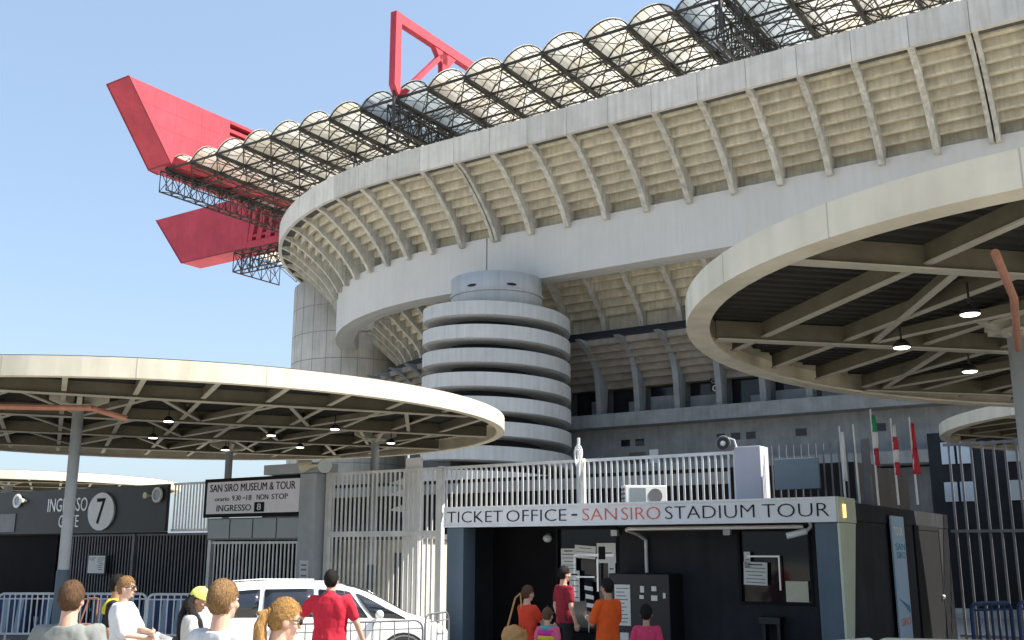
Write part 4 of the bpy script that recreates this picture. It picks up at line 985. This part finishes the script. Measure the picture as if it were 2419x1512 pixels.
SK = {}
def skin_mat(kind):
    if kind not in SK:
        c = dict(fair=(0.56, 0.34, 0.25), tan=(0.42, 0.235, 0.15), olive=(0.36, 0.20, 0.125))[kind]
        m = mat('skin_' + kind, c, 0.55, var=.12, scale=14); b = m.node_tree.nodes['Principled BSDF']
        b.inputs['Subsurface Weight'].default_value = .12; b.inputs['Subsurface Radius'].default_value = (.02, .008, .005); SK[kind] = m
    return SK[kind]
CL = {}
def cloth(name, c, var=.1, sc_=12):
    if name not in CL: CL[name] = mat(name, c, .9, var=var, scale=sc_, bump=.25, bscale=160, spec=.15)
    return CL[name]
def hair_m(name, c, c2): 
    if name not in CL: CL[name] = mat(name, c, .6, c2=c2, scale=1.0, spec=.2, mstretch=(170, 170, 30), bump=.6, bscale=220)
    return CL[name]

def person(label, x, y, ztop, face, skin='fair', hair='short', hairm=None, shirt=None, shirt_off=.018, sleeve=.62, trousers=None, arms=None, head=(0, 0), female=False, glasses=None, cap_m=None, child=False, group='people queuing outside the stadium', curl=.5, dress=False, collar=None, build=1.0):
    z0 = gz(y); H = ztop - z0; k = H / (1.76 if not child else 1.70)
    root = thing('person', label, 'person', (x, y, z0), group); root.rotation_euler.z = face
    hs = 1.0 if not child else 1.22
    sh = (.175 if female else .195) * build
    par = []
    def add(o, p=None):
        o.parent = p or root; o.scale = (k, k, k) if p is None else (1, 1, 1); return o
    piv = Vector((0, -.01, 1.50))
    Hm = Matrix.Rotation(head[0], 3, 'Z') @ Matrix.Rotation(head[1], 3, 'X')
    def hp(p): return piv + Hm @ ((Vector(p) - piv) * hs)
    arms = arms or {}
    A_ = {}
    for sd_, nm in ((-1, 'L'), (1, 'R')):
        e, w_ = arms.get(nm, ((sd_ * (sh + .055), -.03, 1.13), (sd_ * (sh + .06), .05, .88)))
        A_[sd_] = (Vector((sd_ * sh, -.01, 1.40)), Vector(e), Vector(w_))
    # ---- body: one continuous surface
    b = MB()
    b.ell(hp((0, -.005, 1.648)), Vector((.076, .094, .108)) * hs, 20, 14, Hm)
    b.ell(hp((0, .022, 1.575)), Vector((.057, .066, .066)) * hs, 16, 10, Hm)
    b.ell(hp((0, .060, 1.535)), Vector((.030, .026, .022)) * hs, 12, 8, Hm)
    b.cap(hp((0, .088, 1.638)), hp((0, .108, 1.602)), .010 * hs, .015 * hs, 8)
    b.ell(hp((0, .082, 1.652)), Vector((.045, .014, .010)) * hs, 12, 6, Hm)
    b.ell(hp((0, .085, 1.571)), Vector((.024, .010, .007)) * hs, 10, 6, Hm); b.ell(hp((0, .083, 1.560)), Vector((.021, .010, .008)) * hs, 10, 6, Hm)
    for sd_ in (-1, 1):
        b.ell(hp((sd_ * .078, -.008, 1.618)), Vector((.011, .024, .034)) * hs, 10, 7, Hm); b.ell(hp((sd_ * .045, .062, 1.60)), Vector((.024, .022, .024)) * hs, 10, 7, Hm)
    b.cap((0, -.03, 1.42), hp((0, -.012, 1.56)), .062, .056, 14)
    tr = [(.90, .150, .105, 0), (1.0, .150, .105, 0), (1.08, .138, .10, 0), (1.18, .150, .105, 0), (1.28, .165, .112, 0), (1.36, .165, .10, -.005), (1.42, .12, .075, -.015), (1.46, .07, .06, -.02)]
    def loft(mb, rows, off=0.0, wmul=1.0):
        mb.sweep([[Vector(((rx * wmul + off) * math.cos(t), cy + (ry + off) * math.sin(t), z)) for t in [2 * math.pi * i / 24 for i in range(24)]] for z, rx, ry, cy in rows])
    loft(b, tr, 0, build)
    if female:
        for sd_ in (-1, 1): b.ell((sd_ * .07, .085, 1.24), (.06, .05, .06))
    for sd_ in (-1, 1):
        s_, e, w_ = A_[sd_]
        b.cap(s_, e, .044, .039); b.cap(e, w_, .040, .027)
        f = (w_ - e).normalized(); pn = Vector((-sd_, 0.2, 0)); pn = (pn - f * pn.dot(f))
        if pn.length < .1: pn = Vector((0, 0, -1)) - f * f.z * -1
        pn.normalize(); l = f.cross(pn) * sd_
        if l.y < 0 and abs(l.y) > .3: l = -l
        kn = []
        for i in range(4):
            q0 = w_ + l * (.012 - .008 * i) + f * .012; q1 = w_ + f * (.088 - .006 * abs(i - 1.2)) + l * (.034 - .0225 * i); b.cap(q0, q1, .016, .0125, 8)
            ln_ = (.043, .048, .045, .036)[i]; a1, a2 = curl * .8, curl * 2.0
            p1 = q1 + (f * math.cos(a1) + pn * math.sin(a1)) * ln_; p2 = p1 + (f * math.cos(a2) + pn * math.sin(a2)) * ln_ * .85
            b.cap(q1, p1, .0095, .0085, 8); b.cap(p1, p2, .0085, .007, 8)
        t0 = w_ + f * .03 + l * .022; t1 = t0 + (f * .62 + l * .6 + pn * .4).normalized() * .045; t2 = t1 + (f * .8 + l * .15 + pn * .5).normalized() * .034
        b.cap(t0, t1, .0135, .0105, 8); b.cap(t1, t2, .0105, .0085, 8)
    for sd_ in (-1, 1):
        b.cap((sd_ * .085, 0, .90), (sd_ * .095, .015, .50), .082, .054); b.cap((sd_ * .095, .015, .50), (sd_ * .1, -.01, .09), .054, .036)
        b.cap((sd_ * .1, -.03, .04), (sd_ * .115, .13, .03), .036, .028, 10)
    add(voxel(b, skin_mat(skin), .0075, 'body', 3))
    # ---- shirt
    if shirt:
        b = MB(); rows = [(.86 if not dress else .52, .165 if not dress else .23, .12 if not dress else .2, 0)] + [(z, rx, ry, cy) for z, rx, ry, cy in tr[1:]]
        loft(b, rows, max(shirt_off, .026), build)
        for sd_ in (-1, 1):
            s_, e, w_ = A_[sd_]; q = s_ + (e - s_) * min(1, sleeve)
            b.ell(s_ + Vector((-sd_ * .035, 0, -.005)), (.088, .080, .076)); b.cap(s_ + Vector((-sd_ * .02, 0, 0)), s_ + (e - s_) * .3, .073, .072); b.cap(s_ + (e - s_) * .3, q, .072, .066 if sleeve < 1 else .052)
            if sleeve > 1: b.cap(e, e + (w_ - e) * .92, .052, .037)
        if collar: b.cap((0, -.04, 1.445), (0, -.035, 1.47), .078, .074)
        add(voxel(b, shirt, .011, 'dress' if dress else 'shirt', 2, .020, 7.0, stretch=(1, 1, .5)))
    if trousers:
        b = MB(); loft(b, [(.80, .165, .115, 0), (.90, .165, .115, 0), (1.0, .158, .112, 0)], .012, build)
        for sd_ in (-1, 1): b.cap((sd_ * .085, 0, .86), (sd_ * .095, .012, .5), .095, .072); b.cap((sd_ * .095, .012, .5), (sd_ * .1, -.01, .12), .072, .058)
        add(voxel(b, trousers, .012, 'trousers', 3, .010, 8))
    for sd_ in (-1, 1):
        mb = MB(); mb.cap((sd_ * .1, -.035, .045), (sd_ * .117, .14, .04), .046, .038, 12); add(mb.build('shoe', M['black'], None, smooth=True))
        mb = MB(); mb.ell(hp((sd_ * .032, .079, 1.636)), Vector((.013, .013, .009)) * hs); add(mb.build('eye', M['white'], None, smooth=True))
        mb = MB(); mb.ell(hp((sd_ * .032, .089, 1.636)), Vector((.006, .005, .006)) * hs); add(mb.build('iris', M['ink'], None, smooth=True))
        mb = MB(); mb.cap(hp((sd_ * .018, .092, 1.660)), hp((sd_ * .052, .078, 1.662)), .005, .004, 6); add(mb.build('eyebrow', hairm or M['ink'], None, smooth=True))
    mb = MB(); mb.ell(hp((0, .093, 1.566)), Vector((.022, .006, .007)) * hs); add(mb.build('lips', cloth('lip', (.42, .14, .12)), None, smooth=True))
    if glasses:
        mb = MB()
        for sd_ in (-1, 1): mb.ell(hp((sd_ * .036, .098, 1.634)), Vector((.031, .010, .020)) * hs, 14, 8, Hm)
        mb.cap(hp((-.02, .106, 1.64)), hp((.02, .106, 1.64)), .004, .004, 6)
        for sd_ in (-1, 1): mb.cap(hp((sd_ * .064, .088, 1.64)), hp((sd_ * .083, -.01, 1.632)), .0045, .0045, 6)
        add(mb.build('sunglasses', M['black'], None, smooth=True))
    # ---- hair
    if hair:
        C = Vector((0, -.008, 1.652)); Rr = Vector((.086, .106, .116)); rnd = random.Random(hash(label) % 1000 if False else len(label) * 7 + int(ztop * 100))
        def keep(v):   # v unit direction on the skull
            p = Vector((v.x * Rr.x, v.y * Rr.y, v.z * Rr.z)) + C
            if v.y > .62 and p.z < 1.705: return False
            if v.y > .20 and p.z < 1.672: return False
            if v.y > -.18 and p.z < 1.632: return False
            return p.z > (1.565 if hair in ('short', 'cap') else 1.55)
        mb = MB(); n, m_ = 40, 26; vs, ok = [], []
        for j in range(m_ + 1):
            t = math.pi * j / m_
            for i in range(n):
                p = 2 * math.pi * i / n; v = Vector((math.sin(t) * math.cos(p), math.sin(t) * math.sin(p), math.cos(t)))
                bump = 1 + (.05 if not cap_m else .01) * noise.noise(Vector((v.x * 3, v.y * 3, v.z * 1.5)) * 2.2 + Vector((ztop, 0, 0)))
                taper = 1.0 if v.z > -.1 else 1 - .10 * (-v.z - .1)
                vs.append(hp(C + Vector((v.x * Rr.x, v.y * Rr.y, v.z * Rr.z)) * bump * taper)); ok.append(keep(v))
        fs = []
        for j in range(m_):
            for i in range(n):
                q = (j * n + i, (j + 1) * n + i, (j + 1) * n + (i + 1) % n, j * n + (i + 1) % n)
                if sum(ok[a] for a in q) >= 3: fs.append(q)
        mb.add(vs, fs)
        nt_ = 0 if cap_m else 2000
        for _ in range(nt_):
            v = Vector((rnd.gauss(0, 1), rnd.gauss(0, 1), rnd.gauss(0, 1))).normalized()
            if not keep(v) or v.z < -.75: continue
            p = C + Vector((v.x * Rr.x, v.y * Rr.y, v.z * Rr.z)) * 1.0
            nr = Vector((v.x / Rr.x, v.y / Rr.y, v.z / Rr.z)).normalized()
            back = Vector((0, .35, -1)) if (hair == 'short' and v.y > .2) else Vector((0, -.55, -.75))
            if hair == 'pony': back = Vector((0, -.125, 1.66)) - p
            fl = back + Vector((rnd.gauss(0, .35), rnd.gauss(0, .35), rnd.gauss(0, .2))); fl = fl - nr * fl.dot(nr)
            if fl.length < .05: continue
            fl.normalize(); sdv = nr.cross(fl) * rnd.uniform(.0018, .0040); L2 = rnd.uniform(.028, .06) if hair != 'long' else rnd.uniform(.05, .09); lift = rnd.uniform(.002, .009)
            q = [p + nr * .001, p + fl * L2 * .5 + nr * lift - nr * L2 * .10, p + fl * L2 + nr * lift * .7 - nr * L2 * .32]
            o = len(mb.v); mb.v += [tuple(hp(a)) for a in (q[0] - sdv, q[0] + sdv, q[1] - sdv, q[1] + sdv, q[2])]; mb.f += [(o, o + 1, o + 3, o + 2), (o + 2, o + 3, o + 4)]
        ob = mb.build('hair', hairm, None, smooth=True); add(ob)
        if hair in ('pony', 'long'):
            b = MB()
            if hair == 'pony':
                ch = [(0, -.09, 1.655), (0, -.128, 1.64), (0, -.142, 1.57), (.004, -.140, 1.45), (0, -.135, 1.33), (.004, -.13, 1.20)]; rr = [.024, .032, .040, .046, .044, .018]
                chains = [ch]
            else:
                rr = [.035, .045, .05, .048, .04, .02]
                chains = [[(sx * .062, -.06, 1.64), (sx * .085, -.07, 1.56), (sx * .10, -.06 if sx < 0 else .0, 1.46), (sx * .105, -.05 if sx < 0 else .07, 1.36), (sx * .10, -.07 if sx < 0 else .10, 1.26), (sx * .09, -.08 if sx < 0 else .11, 1.17)] for sx in (-1, 1)] + [[(0, -.09, 1.64), (0, -.105, 1.56), (0, -.115, 1.46), (0, -.125, 1.36), (0, -.13, 1.26), (0, -.13, 1.2)]]
            for ch in chains:
                pts = [hp(p) if p[2] > 1.52 else Vector(p) for p in ch]
                if hair == 'pony': pts = [hp(p) for p in ch[:3]] + [hp(ch[2]) + Vector(p) - Vector(ch[2]) for p in ch[3:]]
                for (a, ra), (c_, rb) in zip(list(zip(pts, rr)), list(zip(pts, rr))[1:]): b.cap(a, c_, ra, rb, 12)
                for _ in range(160):
                    i = rnd.randrange(len(pts) - 1); t = rnd.random(); a = pts[i].lerp(pts[i + 1], t); rad = rr[i] + (rr[i + 1] - rr[i]) * t; an = rnd.random() * 6.28
                    dv = (pts[i + 1] - pts[i]).normalized(); nx = dv.orthogonal().normalized(); ny = dv.cross(nx); e_ = nx * math.cos(an) + ny * math.sin(an)
                    b.cap(a + e_ * rad * .9, a + dv * .06 + e_ * rad * .85, .0065, .003, 5)
            add(voxel(b, hairm, .006, 'ponytail' if hair == 'pony' else 'long_hair', 1, .006, 16, stretch=(1.6, 1.6, .3)))
            if hair == 'pony':
                mb = MB(); q = hp((0, -.112, 1.652)); mb.path([q + Hm @ Vector((.03 * math.cos(a), 0, .03 * math.sin(a))) for a in [i * math.pi / 6 for i in range(13)]], .009, 6); add(mb.build('hair_tie', hairm, None))
        if cap_m:
            b = MB(); b.ell(hp((0, -.006, 1.665)), Vector((.096, .114, .115)), 24, 14, Hm); b.ell(hp((0, .135, 1.672)), Vector((.07, .075, .010)), 20, 8, Hm @ Matrix.Rotation(-.22, 3, 'X'))
            o = voxel(b, cap_m, .006, 'cap', 2)
            me = o.data; import bmesh
            bm = bmesh.new(); bm.from_mesh(me); iH = Hm.inverted()
            dl = [v for v in bm.verts if (lambda q: q.z < 1.650 - .0)( iH @ (v.co - piv) + piv)]
            bmesh.ops.delete(bm, geom=dl, context='VERTS'); bm.to_mesh(me); bm.free(); add(o)
            mb = MB(); mb.ell(hp((0, -.006, 1.782)), (.01, .01, .006)); add(mb.build('cap_button', cap_m, None))
    root['k'] = k; del root['k']
    return root, k
def world(root, k, p):
    c, s_ = math.cos(root.rotation_euler.z), math.sin(root.rotation_euler.z); p = Vector(p) * k
    return Vector(root.location) + Vector((p.x * c - p.y * s_, p.x * s_ + p.y * c, p.z))
HB = hair_m('hair_brown', (.17, .095, .05), (.045, .024, .013)); HBL = hair_m('hair_blond', (.36, .215, .09), (.10, .055, .025)); HG = hair_m('hair_gold', (.52, .30, .10), (.17, .08, .025)); HK = hair_m('hair_black', (.018, .014, .013), (.008, .007, .007))
def xh(px, y): return (px - 1209.5) / 2400 * (y * .9757 * 1.0 - .22 * .4 + y * .0)   # head azimuth
jeans = cloth('jeans', (.05, .07, .13)); khaki = cloth('khaki', (.30, .25, .17)); blackc = cloth('black_cloth', (.02, .02, .022))
person('man seen from behind with brown hair and a plain grey t-shirt', xh(168, 7.6), 7.6, 1.975, R(3), hair='short', hairm=HB, shirt=cloth('grey_shirt', (.20, .212, .20)), shirt_off=.034, sleeve=.9, trousers=jeans, build=1.06)
ws, kk = person('man in profile with sunglasses and a white t-shirt holding papers', xh(300, 12.8), 12.8, 1.875, R(-88), hair='short', hairm=HBL, shirt=cloth('white_shirt', (.60, .61, .63)), shirt_off=.05, sleeve=.95, trousers=jeans, glasses=True, arms=dict(L=((-.24, .12, 1.14), (-.02, .32, 1.12)), R=((.25, .08, 1.12), (.04, .33, 1.06))), curl=.9, build=1.05)
r = thing('paper_sheets', 'crumpled white sheets in the hands of the white shirt man', 'papers', world(ws, kk, (0, .42, 1.0)))
for i, (a, t) in enumerate(((.2, 0), (-.25, .06))):
    q = world(ws, kk, (.02, .46, .98 - t)); e1 = Vector((math.cos(a), .3, -.4)).normalized(); e2 = Vector((.3, -.2, 1)).normalized()
    mb = MB(); rg = [[q + e1 * (u * .1) + e2 * (v * .13) + Vector((0, .02 * math.sin(u * 3 + v * 4), 0)) for v in (-1, -.5, 0, .5, 1)] for u in (-1, -.5, 0, .5, 1)]; mb.sweep(rg, False, False); o = mb.build('sheet', M['white'], r); o.modifiers.new('t', 'SOLIDIFY').thickness = .003
yb, kb = person('person with dark hair in a yellow and black top, hidden behind the white shirt man', xh(281, 13.5), 13.5, 1.88, R(-80), skin='olive', hair='short', hairm=HK, shirt=cloth('black_top', (.022, .022, .025)), shirt_off=.03, sleeve=.8, trousers=blackc)
mb = MB(); mb.sweep([[Vector((rx * math.cos(t), ry * math.sin(t) - .02, z)) for t in [2 * math.pi * i / 20 for i in range(20)]] for z, rx, ry in ((1.30, .232, .15), (1.38, .225, .145), (1.44, .15, .11), (1.475, .095, .085))]); o = mb.build('yellow_yoke', cloth('yellow_yoke', (.55, .43, .03)), None, smooth=True); o.parent = yb; o.scale = (kb, kb, kb)
q = world(yb, kb, (.10, -.30, 1.0)); r = thing('shoulder_bag', 'brown leather bag behind the white shirt man', 'bag', q)
mb = MB(); mb.box(q, (.13, 0, 0), (0, .06, 0), (0, 0, .2)); mb.build('body', M['brown'], r, bevel=.03)
mb = MB(); mb.box(q + Vector((0, -.066, .08)), (.125, 0, 0), (0, .008, 0), (0, 0, .11)); mb.build('flap', M['brown'], r, bevel=.006)
mb = MB(); mb.path([q + Vector((-.1, 0, .2)), q + Vector((-.03, .05, .5)), q + Vector((.08, .06, .5)), q + Vector((.1, 0, .2))], .012, 6); mb.build('strap', M['brown'], r)
cw, kc = person('woman in a yellow cap with long black hair looking down at a phone', xh(462, 11.4), 11.4, 1.80, R(-78), skin='tan', hair='long', hairm=HK, shirt=cloth('pale_tee', (.48, .465, .43)), shirt_off=.02, sleeve=.75, trousers=jeans, female=True, cap_m=cloth('yellow_cap', (.66, .68, .16), .05), head=(-.1, -.38), arms=dict(L=((-.22, .06, 1.13), (-.05, .27, 1.16)), R=((.22, .04, 1.12), (.05, .28, 1.13))), curl=.8)
q = world(cw, kc, (0, .37, 1.20)); r = thing('mobile_phone', 'dark phone in the hands of the yellow cap woman', 'phone', q)
mb = MB(); mb.box(q, Vector((.02, .035, 0)), Vector((.045, -.02, .06)), Vector((.003, 0, -.003))); mb.build('case', M['black'], r, bevel=.004)
mb = MB(); mb.box(q + Vector((-.005, 0, .005)), Vector((.017, .031, 0)), Vector((.041, -.018, .054)), Vector((.001, 0, -.001))); mb.build('display', M['glass'], r)
person('young man seen from behind with tousled blond hair and a white t-shirt', xh(528, 6.8), 6.8, 2.005, R(-22), hair='short', hairm=HBL, shirt=cloth('white_tee', (.56, .56, .57)), shirt_off=.03, sleeve=.8, trousers=jeans, head=(-.12, .05))
person('woman with a long golden ponytail and dark glasses turned to the right', xh(655, 6.4), 6.5, 1.905, R(-62), hair='pony', hairm=HG, shirt=cloth('cream_top', (.60, .57, .53)), shirt_off=.015, sleeve=.5, trousers=khaki, female=True, glasses=True, head=(-.05, -.20))
person('man in a bright red polo shirt standing by the white car with arms out', xh(783, 13.9), 13.9, 1.93, R(-6), skin='fair', hair='short', hairm=HK, shirt=cloth('red_polo', (.52, .028, .05)), shirt_off=.04, sleeve=.72, trousers=cloth('navy_shorts', (.025, .02, .035)), collar=True, arms=dict(L=((-.36, .03, 1.20), (-.50, .16, 1.03)), R=((.33, .02, 1.13), (.41, .10, .89))), build=1.16)
rw, kr = person('woman in an orange red dress with a tan handbag at the ticket office', xh(1247, 16.0), 16.0, 1.66, R(-52), skin='fair', hair='short', hairm=hair_m('hair_reddish', (.16, .07, .04), (.06, .03, .018)), shirt=cloth('orange_red', (.62, .06, .03)), shirt_off=.02, sleeve=.55, dress=True, female=True, arms=dict(R=((.20, .16, 1.15), (.16, .38, 1.12)), L=((-.22, .10, 1.15), (-.1, .34, 1.2))))
q = world(rw, kr, (-.06, -.24, .98)); r = thing('handbag', 'big soft tan handbag hanging behind the woman in orange red', 'bag', q)
b = MB(); b.ell(q, (.2, .11, .17)); b.ell(q + Vector((.06, 0, -.08)), (.19, .12, .12)); b.box(q + Vector((.02, 0, -.05)), (.19, .04, .05), (0, .085, 0), (-.02, 0, .11)); o = voxel(b, M['tan'], .012, 'body', 2, .016, 9); o.parent = r; o.location = -Vector(r.location)
mb = MB(); mb.path([q + Vector((-.1, 0, .12)), q + Vector((.02, .06, .55)), q + Vector((.10, .10, .62)), q + Vector((.14, .02, .12))], .014, 6); mb.build('strap', M['tan'], r)
kid, k2 = person('small child in a rainbow striped top beside the woman in orange red', xh(1293, 15.6), 15.6, 1.27, R(-25), skin='fair', hair='cap', hairm=HB, shirt=cloth('hot_pink', (.68, .12, .22)), shirt_off=.03, sleeve=.6, trousers=jeans, child=True, cap_m=cloth('pink_cap', (.62, .16, .38)))
for i, (c, z) in enumerate((((.55, .04, .30), 1.34), ((.62, .46, .04), 1.24), ((.60, .14, .04), 1.14), ((.10, .36, .34), 1.43))):
    mb = MB(); rw_ = .205 if i < 3 else .15; mb.sweep([[Vector((rw_ * math.cos(t), (.152 if i < 3 else .12) * math.sin(t) - .004, z + h)) for t in [2 * math.pi * j / 24 for j in range(24)]] for h in (-.045, .045)]); o = mb.build('stripe', cloth('stripe%s' % 'abcd'[i], c), None, smooth=True); o.parent = kid; o.scale = (k2,) * 3
person('man in a dark red t-shirt standing at the ticket window', xh(1333, 18.6), 18.6, 1.90, R(-62), skin='fair', hair='short', hairm=HK, shirt=cloth('dark_red_tee', (.24, .022, .035)), shirt_off=.02, sleeve=.62, trousers=blackc)
om, ko = person('man in a vivid orange t-shirt facing the ticket window, wrist band on', xh(1433, 15.6), 15.6, 1.775, R(38), skin='tan', hair='short', hairm=HK, shirt=cloth('vivid_orange', (.72, .105, .02)), shirt_off=.04, sleeve=.85, trousers=cloth('orange_shorts', (.66, .11, .03)), arms=dict(L=((-.25, .06, 1.12), (-.15, .29, 1.22)), R=((.25, .05, 1.12), (.06, .30, 1.16))), curl=.9)
q = world(om, ko, (-.165, .25, 1.2)); mb = MB(); mb.tube(q - Vector((.02, -.01, .012)), q + Vector((.02, -.01, .012)), .034, 12); o = mb.build('wrist_band', M['white'], om)
o.matrix_parent_inverse = Matrix.Rotation(-om.rotation_euler.z, 4, 'Z') @ Matrix.Translation(-Vector(om.location))
r = thing('striped_scarf', 'black and white striped scarf hanging at the ticket window between red and orange shirts', 'scarf', P(-10.62, 18.9, 1.2))
for i in range(7):
    mb = MB(); a0_ = -10.74 + .01 * i; q0 = 1.55 - i * .085
    mb.prism([P(a0_, 18.93 - .008 * math.sin(i), q0), P(a0_ + .19, 18.93, q0 - .03), P(a0_ + .19, 18.93, q0 - .11), P(a0_, 18.93, q0 - .085)], N * .02); mb.build('stripe', M['white'] if i % 2 else M['ink'], r)
mb = MB(); mb.path([P(-10.66, 18.93, .95), P(-10.64, 18.93, .7), P(-10.65, 18.93, .4)], .012, 6); mb.build('tassel_cord', M['white'], r)
person('child in a pink t-shirt in front of the black ticket machine', xh(1524, 14.6), 14.6, 1.36, R(-15), skin='tan', hair='short', hairm=HK, shirt=cloth('pink_tee', (.55, .05, .12)), shirt_off=.03, sleeve=.7, trousers=jeans, child=True)
